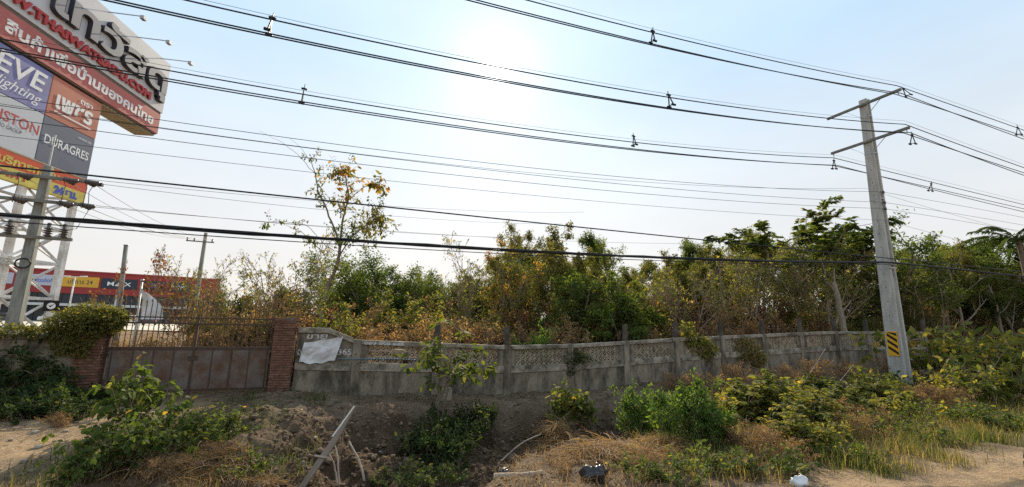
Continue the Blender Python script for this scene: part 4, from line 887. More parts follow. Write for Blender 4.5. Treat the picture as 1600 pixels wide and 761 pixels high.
x, y, hh = top_h(1290, 338, 31); plant('umbrella_tree', 'umbrella_tree', x, y, 'second feathery flat-topped tree reaching towards the striped pole', 'tree', None, h=hh, wid=.95, rot=2.4)
# the slender tree with orange leaves on top
def autumn():
    r = np.random.default_rng(44); b = gp(500, 516); Y = 17.3; b = np.array([at_y(503, 520, Y)[0], Y, 0]); b[2] = gz(b[0], Y)
    T = lambda px, py, dy=0.: at_y(px, py, Y+dy)-b
    def path(pts, r0, r1):
        pts = np.array(pts); u = np.linspace(0, 1, len(pts)); uu = np.linspace(0, 1, len(pts)*4); return np.stack([np.interp(uu, u, pts[:, i]) for i in range(3)], 1)+r.normal(0, .012, (len(uu), 3)), np.linspace(r0, r1, len(uu))
    br = [(*path([(0, 0, -.2), T(503, 490), T(512, 450), T(528, 410), T(532, 380)], .085, .055), 0), (*path([T(532, 382), T(536, 340), T(545, 310), T(540, 275), T(528, 262)], .05, .012), 1),
          (*path([T(532, 382), T(515, 340), T(498, 300), T(492, 270), T(485, 250)], .045, .012), 1), (*path([T(492, 272), T(470, 245), T(440, 222), T(405, 205)], .012, .004), 2), (*path([T(486, 255), T(470, 230), T(452, 215)], .009, .004), 2),
          (*path([T(528, 405), T(545, 375, -.3), T(575, 350, -.5), T(600, 335, -.6)], .03, .01), 1), (*path([T(505, 395), T(490, 380), T(470, 362), T(445, 350)], .02, .006), 2),
          (*path([T(545, 312), T(570, 292, .2), T(590, 285), T(606, 305)], .018, .005), 2), (*path([T(530, 395), T(510, 385), T(480, 352), T(430, 345), T(405, 350)], .016, .004), 2)]
    tw_o = []; tw_g = []
    def twigs(src, n_, L, dst, up=.02):
        p_ = src[0]
        for _ in range(n_):
            j = int(r.integers(len(p_)//3, len(p_))); bb = branch(p_[j], norm(r.normal(0, 1, 3)+np.array([0, -.2, .3])), L*r.uniform(.5, 1.2), .008, .003, 5, r, .15, up); dst.append(bb[0]); br.append((*bb, 3))
    twigs(br[1], 24, .8, tw_o); twigs(br[7], 18, .6, tw_o); twigs(br[2], 12, .6, tw_g); twigs(br[5], 60, 1.1, tw_g); twigs(br[1], 22, .9, tw_g); twigs(br[0], 16, .9, tw_g); twigs(br[6], 5, .5, tw_g); twigs(br[8], 6, .5, tw_g)
    P, D, Ls, Wd, tn = twig_leaves(r, tw_o, 9, .03, .18, .45, .6, .2, .7, (.40, .22)); P2, D2, L2, W2, t2 = twig_leaves(r, tw_g, 22, .06, .12, .45, .4, .1, .8, (.12, .12))
    o = thing('slender_tree', 'slender crooked tree with orange leaves on top and long bare whips', 'tree', b); w_ = tubes_mesh('trunk', br); link('trunk', w_, o, 'bark')
    l_ = leaves_mesh('crown', np.concatenate([P, P2]), np.concatenate([D, D2]), np.concatenate([Ls, L2]), np.concatenate([Wd, W2]), np.concatenate([tn, t2]), r, 'oval'); link('crown', l_, o, 'leaf_autumn')
autumn()
# palm
def palm():
    r = np.random.default_rng(5); b = top_h(1592, 372, 31); base = np.array([b[0], b[1], gz(b[0], b[1])]); hh = b[2]
    o = thing('palm_tree', 'feathery palm with arching fronds at the edge of the thicket', 'tree', base)
    tk = branch((0, 0, -.2), (0.02, 0, 1), hh, .2, .14, 12, r, .02, 0); w_ = tubes_mesh('trunk', [(*tk, 0)], (10,)); link('trunk', w_, o, 'bark')
    tw = []
    for i in range(16):
        a_ = i*2.4; bb = branch(tk[0][-1], (math.cos(a_), math.sin(a_), r.uniform(.3, 1.2)), r.uniform(2.6, 3.4), .03, .008, 10, r, .03, -.13); tw.append(bb[0])
        P, D, Ls, Wd, tn = twig_leaves(r, [bb[0]], 34, 0, .55, .075, .35, .12, 0, (.3, .15), None, True)
        link('frond', leaves_mesh('frond', P, D, Ls, Wd, tn, r, 'quad', .15), o, 'leaf_dark')
        link('midrib', tubes_mesh('midrib', [(*bb, 2)]), o, 'twig')
palm()
# thick leaning pale trunk seen among the thicket
q = at_y(1325, 520, 26); r_ = np.random.default_rng(9); q0 = np.array([q[0], 26, gz(q[0], 26)]); e_ = at_y(1303, 440, 26)-q0
o = thing('leaning_trunk', 'thick pale leaning trunk with short broken limbs inside the thicket', 'tree', q0)
link('trunk', tubes_mesh('trunk', [(np.linspace((0, 0, -.2), e_, 10)+r_.normal(0, .02, (10, 3)), np.linspace(.2, .13, 10), 0)]+[(*branch(e_*u_, (sx_, 0, .9), .9, .06, .03, 5, r_, .1, 0), 1) for u_, sx_ in ((.6, .6), (.85, -.7), (.98, .2))]), o, 'bark_pale')

# undergrowth behind the wall
plant_proto('red_top', 27, many(2, 3.6, .025, .10, .1), [7, 4], [.36, .5], [50, 50], [.62, .2], 7, .13, .5, 'leaf_red', 'twig', jit=.05, names=('stems', 'foliage'), tint=(.55, .3), tipr=.004)
UG = {'red_top': ('small_tree', 'thin small tree with a rusty crown', 'rusty small trees'), 'dry_brush': ('dry_bush', 'dry brown twiggy bush with shrivelled leaves behind the wall', 'tall dry bushes behind the wall'), 'dry_brush_b': ('dry_bush', 'low spreading rust-brown dry bush behind the wall', 'low dry bushes behind the wall'),
      'red_brush': ('dry_bush', 'reddish-brown leafy bush among the dry brush', 'reddish bushes in the brush'), 'olive_shrub': ('shrub', 'olive-green many-stemmed shrub among the dry brush', 'olive shrubs in the brush'),
      'yellow_shrub': ('shrub', 'yellow-green thin shrub among the dry brush', 'yellow-green shrubs in the brush'), 'bright_shrub': ('shrub', 'fresh green leafy shrub', 'fresh green shrubs'), 'green_tree': ('shrub', 'tall fresh green shrub', 'tall fresh green shrubs')}
def bush(key, px, py, t, label=None, wid=1.1, grp=True):
    nm, lb, gr = UG[key]; s, z = at_t(px, py, t); P = Wp(s, t, 0); hh = z-gz(P[0], P[1])
    return plant(key, nm, P[0], P[1], label or lb, 'shrub', gr if label is None else None, h=max(.5, hh), wid=wid)
for px in np.arange(480, 1180, 30):
    bush(('dry_brush', 'dry_brush_b', 'dry_brush_b')[int(rng.integers(3))], px+rng.uniform(-10, 10), 490+rng.uniform(-8, 20), -2.1-rng.uniform(0, 1.0), wid=1.0)
for px in np.arange(470, 1500, 42):
    k = ('dry_brush', 'olive_shrub', 'olive_shrub', 'red_brush', 'yellow_shrub')[int(rng.integers(5))]
    bush(k, px+rng.uniform(-14, 14), 462+rng.uniform(-18, 22), -4.0-rng.uniform(0, 1.6), wid=1.15)
for px in np.arange(1150, 1560, 38):
    bush(('olive_shrub', 'dry_brush', 'dry_brush', 'yellow_shrub')[int(rng.integers(4))], px+rng.uniform(-10, 10), 478+rng.uniform(-14, 18), -2.2-rng.uniform(0, 1.0), wid=.95)
for px in np.arange(365, 470, 26):
    k = ('dry_brush', 'olive_shrub', 'olive_shrub', 'yellow_shrub', 'dry_brush_b')[int(rng.integers(5))]
    bush(k, px+rng.uniform(-8, 8), 455+rng.uniform(-18, 22), -2.4-rng.uniform(0, 3), wid=.95)
for px in np.arange(185, 460, 26): bush(('dry_brush_b', 'dry_brush')[int(rng.integers(2))], px+rng.uniform(-8, 8), 516+rng.uniform(-4, 14)-(12 if px > 290 else 0), -1.8-rng.uniform(0, .8), wid=.8)
for px in np.arange(360, 500, 28):
    k = ('olive_shrub', 'yellow_shrub', 'dry_brush', 'olive_shrub')[int(rng.integers(4))]
    bush(k, px+rng.uniform(-8, 8), 418+rng.uniform(-16, 26), -8-rng.uniform(0, 5), wid=.85)
bush('red_top', 238, 382, -5.5, 'straggly small tree with a reddish-brown top beside the plain leaning pole', .8); bush('red_top', 275, 392, -6.2, 'thin small tree with a rusty crown overtopping the white flag', .7)
bush('red_top', 172, 402, -7.5, 'wispy small tree with a scant crown growing by the plain leaning pole', .6); tree('bare_tree', 318, 386, 19, .7, 'tall sparse twiggy tree with a few yellow leaves behind the gate')
bush('green_tree', 940, 412, -3.2, 'dense bright green shrub standing above the dry brush', 1.15); bush('green_tree', 985, 425, -4.0, 'bright green shrub crowding the densest one', 1.1); bush('green_tree', 905, 430, -4.4, 'mid-sized bright green shrub at the side of the dense bright one', 1.0)
bush('bright_shrub', 832, 500, -1.0, 'small fresh green sprout poking out of the dry brush', .7)
bush('yellow_shrub', 520, 455, -2.0, 'yellow-leaved shrub by the foot of the slender orange-leaved tree', .9)

for px in np.arange(1440, 1680, 30):
    bush(('olive_shrub', 'dry_brush', 'olive_shrub')[int(rng.integers(3))], px+rng.uniform(-10, 10), 468+rng.uniform(-16, 22), -3.6-rng.uniform(0, 4), wid=1.1)
for px in np.arange(1460, 1700, 40): tree('stem_tree', px, 400+rng.uniform(-12, 20), 37+rng.uniform(-3, 4), 1.2)
for px in np.arange(640, 1120, 34):
    bush(('olive_shrub', 'yellow_shrub', 'dry_brush')[int(rng.integers(3))], px+rng.uniform(-10, 10), 440+rng.uniform(-14, 20), -6.5-rng.uniform(0, 3), wid=1.0)
# vines and creepers
def blob(name, label, blobs, n_, L, m, stems=True, ratio=.6, tint=(.45, .22), cat='creeper', seed=1, origin=None):
    r = np.random.default_rng(seed); vol = np.array([b[1][0]*b[1][1]+b[1][1]*b[1][2]+b[1][0]*b[1][2] for b in blobs]); pick = r.choice(len(blobs), n_, p=vol/vol.sum())
    C_ = np.array([b[0] for b in blobs], float)[pick]; Rr = np.array([b[1] for b in blobs], float)[pick]; d = norm(r.normal(0, 1, (n_, 3))); rad = .55+.5*r.random((n_, 1))**.6+.12*r.normal(0, 1, (n_, 1))
    P = C_+d*Rr*rad; o0 = np.array(origin if origin is not None else blobs[0][0], float); D = d*.7+r.normal(0, .6, (n_, 3))+np.array([0, 0, -.5]); Ls = L*np.clip(r.normal(1, .3, n_), .4, 1.8); tn = np.clip(r.normal(*tint, n_)+.15*vnoise(P[:, 0]*2+P[:, 2], P[:, 1]*2), 0, 1)
    o = thing(name, label, cat, o0); link('foliage', leaves_mesh('foliage', P-o0, D, Ls, Ls*ratio, tn, r), o, m)
    br = []
    for (c, q) in blobs:
        for _ in range(5):
            st_ = np.array(c)-o0+norm(r.normal(0, 1, 3))*np.array(q)*.3; bb = branch(st_, r.normal(0, 1, 3)+np.array([0, 0, -.4]), max(q)*1.1, .014, .005, 7, r, .3, -.02); br.append((*bb, 3))
    link('stems', tubes_mesh('stems', br), o, 'twig'); return o
B = lambda s, t, z, a_, b_, c_: (tuple(Wp(s, t, z)), (a_, b_, c_))
flat('vine_core', (.05, .055, .02), rough=1)
blob('vine_mound', 'thick rounded mound of vine on top of the brick gate pillar', [B(-12.3, .05, 2.5, .62, .6, .33), B(-12.75, .05, 2.32, .5, .5, .3), B(-11.95, .1, 2.42, .4, .42, .28), B(-12.2, .15, 2.2, .55, .5, .22), B(-12.35, .36, 1.85, .35, .12, .4), B(-12.75, .3, 1.9, .35, .15, .4)], 7000, .08, 'leaf_olive', tint=(.34, .16), seed=3)
blob('wall_creeper', 'ragged green creeper trailing along the coping of the rendered wall', [B(-13.3-k*.62, .05, 2.03+.05*math.sin(k*2.1), .45, .3, .16) for k in range(8)]+[B(-14.55, .1, 2.25, .35, .3, .3)], 4200, .085, 'leaf_olive', tint=(.32, .16), seed=4)
blob('hanging_creeper', 'dark creeper hanging down the face of the rendered wall', [B(-13.1-k*.5, .25, 1.0+.25*math.sin(k*1.7), .45, .2, .45) for k in range(9)]+[B(-12.6, .4, .8, .35, .25, .45)], 4200, .10, 'leaf_dark', tint=(.45, .2), seed=6)
blob('wall_ivy', 'small patch of ivy clinging round a wall post', [B(2.6, .14, 1.35, .5, .08, .22), B(3.0, .12, 1.25, .4, .07, .2), B(2.5, .12, .9, .2, .06, .3)], 750, .08, 'leaf_dark', tint=(.6, .2), seed=7)
blob('wall_ivy', 'yellowing creeper spilling over the wall coping', [B(8.7, .15, 2.0, .6, .2, .25), B(9.3, .12, 1.6, .6, .15, .35), B(8.4, .1, 2.45, .3, .2, .3)], 900, .13, 'leaf_yellow', tint=(.4, .25), seed=8)
blob('wall_ivy', 'dark brown-green creeper covering a lattice bay of the wall', [B(11.7, .15, 1.6, .7, .15, .5), B(12.4, .12, 1.2, .5, .15, .4)], 1300, .10, 'leaf_olive', tint=(.7, .2), seed=9)

# ------------------------------------------------------------------ roadside plants
def road_plant(key, name, px, pb, pt, label, cat='shrub', group=None, wid=1.0, rot=None):
    b, hh = between_h(px, pb, pt); return plant(key, name, b[0], b[1], label, cat, group, h=hh, wid=wid, rot=rot)
b = gp(680, 642); road_plant('sapling', 'sapling', 682, 642, 496, 'young multi-stemmed tree with drooping leaves in front of the wall', 'tree', wid=1.7)
for px, pb, pt, lb in ((215, 672, 552, 'tall big-leaved shrub with drooping oval leaves beside the gate'), (150, 742, 645, 'sprawling big-leaved shrub spilling onto the dirt track'), (255, 712, 622, 'big-leaved shrub on the bank between the track and the bare soil'), (205, 735, 640, 'dense big-leaved shrub in the middle of the clump by the track'), (120, 755, 690, 'low big-leaved shrub lying at the edge of the track')):
    road_plant('bigleaf_shrub', 'bigleaf_shrub', px, pb, pt, lb, wid=.88)
for px, pb, pt in ((20, 628, 588), (55, 635, 590), (95, 640, 592), (125, 632, 600), (150, 622, 590), (75, 650, 610), (30, 655, 620), (190, 632, 600), (115, 655, 625)):
    road_plant('dark_weed', 'dark_shrub', px, pb, pt, 'dark leafy shrub crowding the foot of the rendered wall', group='dark shrubs below the rendered wall', wid=1.4)
for px, pb, pt in ((690, 688, 640), (720, 690, 645), (665, 715, 660), (745, 665, 628), (700, 720, 665)):
    road_plant('dark_weed', 'dark_weed', px, pb, pt, 'dark green weed clump on the ditch bank below the young tree', 'weed', 'dark weeds on the ditch bank', 1.1)
for px, pb, pt, lb in ((1075, 690, 578, 'lush bright green bush in front of the wall'), (1000, 690, 592, 'bright green bush beside the straw heap'), (1110, 700, 610, 'smaller bright green bush beside the lush one')):
    road_plant('bright_shrub', 'green_bush', px, pb, pt, lb, wid=.95)
for px, pb, pt in ((1165, 672, 592), (1215, 668, 576), (1265, 680, 606), (1310, 662, 596), (1355, 650, 584), (1250, 700, 640), (1395, 640, 592), (1290, 640, 582)):
    road_plant('pinnate_shrub', 'feathery_shrub', px, pb, pt, 'yellow-green feathery-leaved shrub on the grassy verge', group='feathery shrubs on the verge', wid=1.15)
for px, pb, pt, lb in ((1455, 600, 508, 'yellowing shrub beside the striped power pole'), (1515, 606, 505, 'tall yellow-orange leaved shrub on the verge past the power pole'), (1575, 610, 498, 'big shrub with orange leaves at the tip of its shoots'), (1600, 640, 545, 'rounded yellow-green shrub in front of the orange-tipped one'), (1540, 636, 560, 'low yellowing shrub over the fallen log')):
    road_plant('yellowing_shrub', 'yellowing_shrub', px, pb, pt, lb, wid=1.1)
for px, pb, pt in ((900, 668, 590), (870, 672, 605), (925, 675, 615)):
    road_plant('tall_weed', 'tall_weed', px, pb, pt, 'tall weed with yellowing leaves sprouting from the straw heap', 'weed', 'tall weeds in the straw heap', 1.0)
lows = [(330, 668, 628), (300, 690, 648), (352, 690, 655), (640, 757, 720), (690, 755, 722), (1090, 735, 690), (1140, 740, 700), (1210, 735, 690), (1060, 755, 715), (1290, 715, 672), (1370, 680, 640), (1430, 672, 640), (1490, 660, 620), (1550, 668, 632), (1000, 742, 705), (380, 745, 705), (600, 758, 735), (1340, 720, 685), (1460, 690, 660), (1585, 672, 640), (1420, 612, 580), (1385, 618, 588)]
for px, pb, pt in lows: road_plant('low_weed', 'low_weed', px, pb, pt, 'low leafy green weed tuft on the roadside bank', 'weed', 'low weeds on the bank', 1.3)
for px, pb, pt in ((1150, 610, 562), (1230, 606, 565), (1060, 618, 580), (1330, 592, 560), (1275, 598, 556), (1395, 590, 552), (1110, 622, 578)):
    road_plant('dry_brush_b', 'dry_bush', px, pb, pt, 'dry brown bush in the shade at the foot of the wall', group='dry bushes at the wall foot', wid=1.3)

for px, pb, pt in ((1120, 690, 640), (1205, 700, 655), (1300, 668, 615), (1360, 672, 628), (1410, 648, 606), (1470, 640, 596), (1240, 722, 682), (1160, 735, 700), (1050, 720, 690), (1185, 715, 655), (1330, 690, 640), (1440, 640, 598), (1260, 660, 605), (1015, 735, 700), (880, 740, 712), (345, 720, 685), (235, 745, 705), (90, 668, 640)):
    road_plant('dry_brush_b', 'dry_bush', px, pb, pt, 'dead brown twiggy growth tangled in the roadside weeds', group='dead growth in the roadside weeds', wid=1.3)
for px, pb, pt in ((1140, 668, 600), (1235, 655, 588), (1375, 628, 570), (1420, 660, 612), (1320, 700, 650), (1490, 630, 575), (1280, 700, 655)):
    road_plant('yellowing_shrub', 'yellowing_shrub', px, pb, pt, 'broad-leaved yellowing shrub mixed into the feathery verge growth', group='yellowing shrubs in the verge growth', wid=1.0)

# ------------------------------------------------------------------ grass, straw, litter
def blades(name, P, L, wd, tint, r, m, lean=.35, kind='stuff', bend=.5):
    N = len(P); a_ = r.random(N)*6.283; d = np.stack([np.cos(a_), np.sin(a_), np.zeros(N)], 1); s = np.stack([-d[:, 1], d[:, 0], np.zeros(N)], 1); up = np.array([0, 0, 1.]); ln = np.abs(r.normal(0, lean, N))[:, None]
    L = L[:, None]; p1 = P+up*L*.5*(1-.3*ln)+d*L*.35*ln; p2 = P+up*L*(.95-bend*ln).clip(.08, 1)+d*L*(.2+ln).clip(0, 1.0); w_ = (wd*s)
    V = np.stack([P-w_, P+w_, p1+w_*.7, p1-w_*.7, p2], 1).reshape(-1, 3); i = np.arange(N)[:, None]*5
    return fast_mesh(name, V, [i+np.array([0, 1, 2, 3]), i+np.array([3, 2, 4])], np.repeat(tint, 5))
def scatter_ground(r, n_, s0, s1, t0, t1, dens):
    s = r.uniform(s0, s1, n_); t = r.uniform(t0, t1, n_); k = r.random(n_) < dens(s, t); s, t = s[k], t[k]; x = WS[0]*s+WN[0]*t; y = 16.9+WS[1]*s+WN[1]*t
    return np.stack([x, y, ground_z(x, y)], 1), s, t
r = np.random.default_rng(50)
P, s, t = scatter_ground(r, 130000, -2, 26, 3.6, 10.6, lambda s, t: np.clip(smooth(-.5, 2.0, s+.3*(t-7))*smooth(3.6, 4.6, t)*(1-smooth(9.6, 10.6, t+.9*vnoise(s*1.1, t)))*(.6+.6*vnoise(s*1.3, t*1.3)), 0, 1))
L = .26*np.clip(r.normal(1, .45, len(P)), .3, 2.4); tn = np.clip(r.normal(.58, .25, len(P))+.3*vnoise(P[:, 0]*.9, P[:, 1]*.9), 0, 1)
o = link('verge_grass', blades('verge_grass', P, L, .0055, tn, r, 'grass'), None, 'grass'); tag(o, 'patchy green and straw-coloured grass covering the verge', 'grass', kind='stuff')
P, s, t = scatter_ground(r, 30000, -17, -6.2, .3, 9.5, lambda s, t: np.clip(smooth(1.5, 2.4, np.abs(s-np.interp(t, [0, 6, 10], [-10.2, -12.2, -12.6]))+.5*vnoise(s, t))*(.35+.8*vnoise(s*1.2, t*1.2)+.5*(s < -13.5)), 0, 1))
tn = np.clip(r.normal(.35, .22, len(P))+.4*smooth(5, 7.5, P[:, 0]*WN[0]+(P[:, 1]-16.9)*WN[1]), 0, 1); L = .2*np.clip(r.normal(1, .4, len(P)), .3, 2)
o = link('track_grass', blades('track_grass', P, L, .006, tn, r, 'grass'), None, 'grass'); tag(o, 'green grass fringing the sandy track by the rendered wall', 'grass', kind='stuff')
P, s, t = scatter_ground(r, 26000, -11, 7, 5.6, 10.2, lambda s, t: np.clip(smooth(6.1, 7.2, t+.5*vnoise(s*1.4, 2))*(1-smooth(9.3, 10.2, t))*(.4+.9*vnoise(s*1.5, t*1.5))*(1-smooth(-4.6, -3.8, WS[0]*s+WN[0]*t)*(1-smooth(-.5, .5, WS[0]*s+WN[0]*t))), 0, 1))
tn = np.clip(r.normal(.38, .3, len(P)), 0, 1); L = .24*np.clip(r.normal(1, .45, len(P)), .3, 2.2)
o = link('dry_grass', blades('dry_grass', P, L, .004, tn, r, 'straw', lean=1.0, bend=.85), None, 'straw'); tag(o, 'dry straw-coloured grass along the lip of the ditch', 'grass', kind='stuff')
# straw heap: many bent stalks draped over a mound
def heap(name, label, cx, cy, a_, b_, hh, n_, L, m, seed, rotz=WA, dirb=None):
    r = np.random.default_rng(seed); q = np.sqrt(r.random(n_)); th = r.random(n_)*6.283; u = q*np.cos(th)*a_; v = q*np.sin(th)*b_; x = cx+u*math.cos(rotz)-v*math.sin(rotz); y = cy+u*math.sin(rotz)+v*math.cos(rotz)
    g = ground_z(x, y); prof = hh*(1-q**2)*(1+.25*vnoise(x*3, y*3)); z = g+prof*(.35+.65*r.random(n_)); az = r.normal(2.6, 1.6, n_)+th*.6; Ls = L*np.clip(r.normal(1, .4, n_), .3, 2)
    o0 = np.array([cx, cy, gz(cx, cy)]); n_s = 5; pts = []
    d = np.stack([np.cos(az), np.sin(az), r.normal(.15, .3, n_)], 1); p_ = np.stack([x, y, z], 1); 
    for k in range(n_s):
        pts.append(p_.copy()); p_ = p_+d*(Ls/n_s)[:, None]; d = norm(d+np.array([0, 0, -.22])+r.normal(0, .12, (n_, 3))); gg = ground_z(p_[:, 0], p_[:, 1])+.02; p_[:, 2] = np.maximum(p_[:, 2], gg)
    pts = np.stack(pts, 1); sd = norm(np.cross(d, np.array([0, 0, 1.])+r.normal(0, .5, (n_, 3))))[:, None]*.0045
    V = np.concatenate([pts-sd, pts+sd], 1).reshape(-1, 3)-o0; i = np.arange(n_)[:, None]*2*n_s; F = np.concatenate([i+np.array([k, k+1, k+1+n_s, k+n_s]) for k in range(n_s-1)])
    tn = np.clip(r.normal(.5, .25, n_)+.2*vnoise(x*4, y*4), 0, 1)
    o = link(name, fast_mesh(name, V, [F], np.repeat(tn, 2*n_s)), None, m, o0); tag(o, label, 'dry grass')
c1 = gp(950, 712); heap('straw_heap', 'tangled heap of dry tan straw on the ditch bank', c1[0], c1[1], 1.0, .55, .22, 3200, .45, 'straw', 1)
c1 = gp(1035, 700); heap('straw_heap', 'thin straw pile at the foot of the lush green bush', c1[0], c1[1], .8, .5, .15, 2600, .4, 'straw', 6)
c2 = gp(880, 690); heap('straw_heap', 'smaller straw pile round the foot of the tall weeds', c2[0], c2[1], .6, .6, .5, 2200, .5, 'straw', 2)
c3 = gp(300, 752); heap('straw_heap', 'flattened dry grass below the big-leaved shrubs', c3[0], c3[1], 1.3, .4, .13, 1700, .4, 'straw', 3)
c4 = gp(700, 700); heap('grass_tuft', 'arching tuft of dark green grass below the young tree', c4[0], c4[1], .5, .4, .45, 1200, .5, 'grass', 4)
# soil clods and fallen leaves
def clods():
    r = np.random.default_rng(8); P, s, t = scatter_ground(r, 45000, -9, 10, .08, 9, lambda s, t: np.clip(.22+.5*(t < .5)+.6*smooth(1.5, 3, t)*(1-smooth(6.5, 7.5, t))+.3*vnoise(s*2, t*2), 0, 1))
    ico = np.array([(0, 0, 1), (.89, 0, .45), (.28, .85, .45), (-.72, .53, .45), (-.72, -.53, .45), (.28, -.85, .45), (.72, .53, -.45), (-.28, .85, -.45), (-.89, 0, -.45), (-.28, -.85, -.45), (.72, -.53, -.45), (0, 0, -1)])
    Fi = np.array([(0, 1, 2), (0, 2, 3), (0, 3, 4), (0, 4, 5), (0, 5, 1), (1, 6, 2), (2, 7, 3), (3, 8, 4), (4, 9, 5), (5, 10, 1), (6, 7, 2), (7, 8, 3), (8, 9, 4), (9, 10, 5), (10, 6, 1), (11, 7, 6), (11, 8, 7), (11, 9, 8), (11, 10, 9), (11, 6, 10)])
    N = len(P); sz = .016*np.exp(r.normal(0, .75, N)).clip(.3, 6); V = P[:, None]+ico[None]*sz[:, None, None]*r.uniform(.6, 1.3, (N, 12, 1))*np.array([1, 1, .7]); F = (np.arange(N)[:, None, None]*12+Fi[None]).reshape(-1, 3)
    mat('clod', [(.3, (.06, .042, .028)), (.7, (.20, .142, .096))], scale=3, rough=1, coord='Object')
    o = link('soil_clods', fast_mesh('soil_clods', V.reshape(-1, 3), [F]), None, 'clod'); tag(o, 'loose brown soil clods on the ditch bank', 'soil', kind='stuff')
    P, s, t = scatter_ground(r, 16000, -15, 22, -.2, 9, lambda s, t: np.clip(.18+.5*vnoise(s*1.5+9, t*1.5), 0, 1)); P[:, 2] += .012; N = len(P); a_ = r.random(N)*6.283
    D = np.stack([np.cos(a_), np.sin(a_), r.normal(.05, .15, N)], 1); L = .07*np.clip(r.normal(1, .4, N), .4, 2.2); o = link('leaf_litter', leaves_mesh('leaf_litter', P, D, L, L*.5, np.clip(r.normal(.6, .25, N), 0, 1), r, 'quad', .25, .1), None, 'leaf_brown'); tag(o, 'scattered dead brown leaves on the ground', 'leaf litter', kind='stuff')
clods()
def twig_litter():
    r = np.random.default_rng(18); P, s, t = scatter_ground(r, 2600, -8, 16, .2, 8.5, lambda s, t: np.clip(.2+.7*vnoise(s*.9+4, t*.9), 0, 1)); br = []
    for p_ in P:
        a_ = r.random()*6.283; L = .12*math.exp(r.normal(0, .6)); bb = branch(p_+np.array([0, 0, .015]), (math.cos(a_), math.sin(a_), r.normal(.12, .2)), L*2, .0055, .003, 4, r, .18, 0); br.append((*bb, 3))
    o = link('twig_litter', tubes_mesh('twig_litter', br), None, 'dead_wood'); tag(o, 'broken pale twigs littering the bank', 'twigs', kind='stuff')
twig_litter()

# ------------------------------------------------------------------ odd things lying about
A = gp(462, 760); A[2] -= .1; Bt = at_y(557, 634, A[1]+1.0); d = Bt-A; Ln = np.linalg.norm(d)
o = thing('plank', 'grey weathered plank leaning out of the ditch with a pale cut edge', 'plank', A); zax = Vector(d).normalized(); view = Vector((-A[0], -A[1]-0, 1.0)).normalized(); xax = Vector((.92, -.25, -.3)); xax = (xax-zax*xax.dot(zax)).normalized(); yax = zax.cross(xax)
o.matrix_world = Matrix(((xax.x, yax.x, zax.x, A[0]), (xax.y, yax.y, zax.y, A[1]), (xax.z, yax.z, zax.z, A[2]), (0, 0, 0, 1)))
MB().prism([(0, 0), (.10, 0), (.115, Ln*.55), (.0, Ln), (-.02, Ln*.97), (-.02, Ln*.62)], -.014, .014).build('board', 'plank_wood', o)
MB().bar((-.036, 0, Ln*.60), (-.028, 0, Ln*.985), .034, .03).build('pale_edge', 'plank_edge', o); MB().bar((-.10, -.03, Ln*.36), (.20, -.03, Ln*.40), .035, .03, up=(0, 1, 0)).build('nailed_stick', 'dead_wood', o)
def stick(p0, p1, r0, label, dy=.35, n_=7, name='stick', m='dead_wood', wob=.02, seed=0):
    r = np.random.default_rng(seed); A = gp(*p0); A[2] -= .05; Bq = at_y(p1[0], p1[1], A[1]+dy); n_ = 14; u_ = np.linspace(0, 1, n_)[:, None]
    pts = A+(Bq-A)*u_+np.sin(u_*np.pi)*r.normal(0, wob*2.5, 3)+np.sin(u_*2*np.pi+1)*r.normal(0, wob, 3)*u_+r.normal(0, .003, (n_, 3)); pts[0] = A
    o = link(name, tubes_mesh(name, [(pts-A, np.linspace(r0, r0*.7, n_), 0)]), None, m, A); tag(o, label, 'stick')
stick((528, 760), (513, 705), .018, 'thin bare stick poking up beside the grey plank', seed=1); stick((532, 761), (524, 690), .02, 'longer curved bare stick beside the grey plank', seed=2); stick((572, 761), (546, 690), .028, 'thick peeled branch sticking out of the ditch', seed=3)
stick((775, 725), (845, 678), .02, 'pale branch lying on the ditch side near the log', .9, seed=4); stick((1225, 640), (1290, 545), .014, 'thin dry branch leaning in front of the wall', .4, seed=5, n_=9); stick((1320, 620), (1210, 580), .016, 'dry fallen branch crossing the thin leaning one', .3, seed=6); stick((1275, 640), (1335, 568), .012, 'slim pale twig standing by the feathery shrubs', .3, seed=7)
stick((1310, 690), (1345, 655), .012, 'pale straw-coloured stick lying on the verge', .5, seed=8); stick((750, 655), (740, 628), .02, 'short stub of branch on the bank below the wall', .3, seed=9)
def log(p0, p1, rad, label, seed=0, m='dead_wood', name='log', lift=.04):
    A = gp(*p0); Bq = gp(*p1); A[2] += lift; Bq[2] += lift; r = np.random.default_rng(seed); pts = np.linspace(A, Bq, 8)+r.normal(0, .012, (8, 3)); o = thing(name, label, 'log', A)
    link('trunk', tubes_mesh('trunk', [(pts-A, rad*np.linspace(1, .8, 8)*r.uniform(.9, 1.1, 8), 0)]), o, m); tub('cut_end', [(pts[0]-A), (pts[0]-A)-(pts[1]-pts[0])*.02], [rad*.97, rad*.9], 'plank_edge', o, 9); tub('cut_end', [(pts[-1]-A), (pts[-1]-A)+(pts[-1]-pts[-2])*.02], [rad*.78, rad*.7], 'plank_edge', o, 9)
log((772, 750), (848, 744), .055, 'barkless pale log lying at the lip of the ditch', 1); log((1432, 614), (1522, 634), .13, 'dark fallen log lying in the verge past the power pole', 2, 'bark', lift=.1)
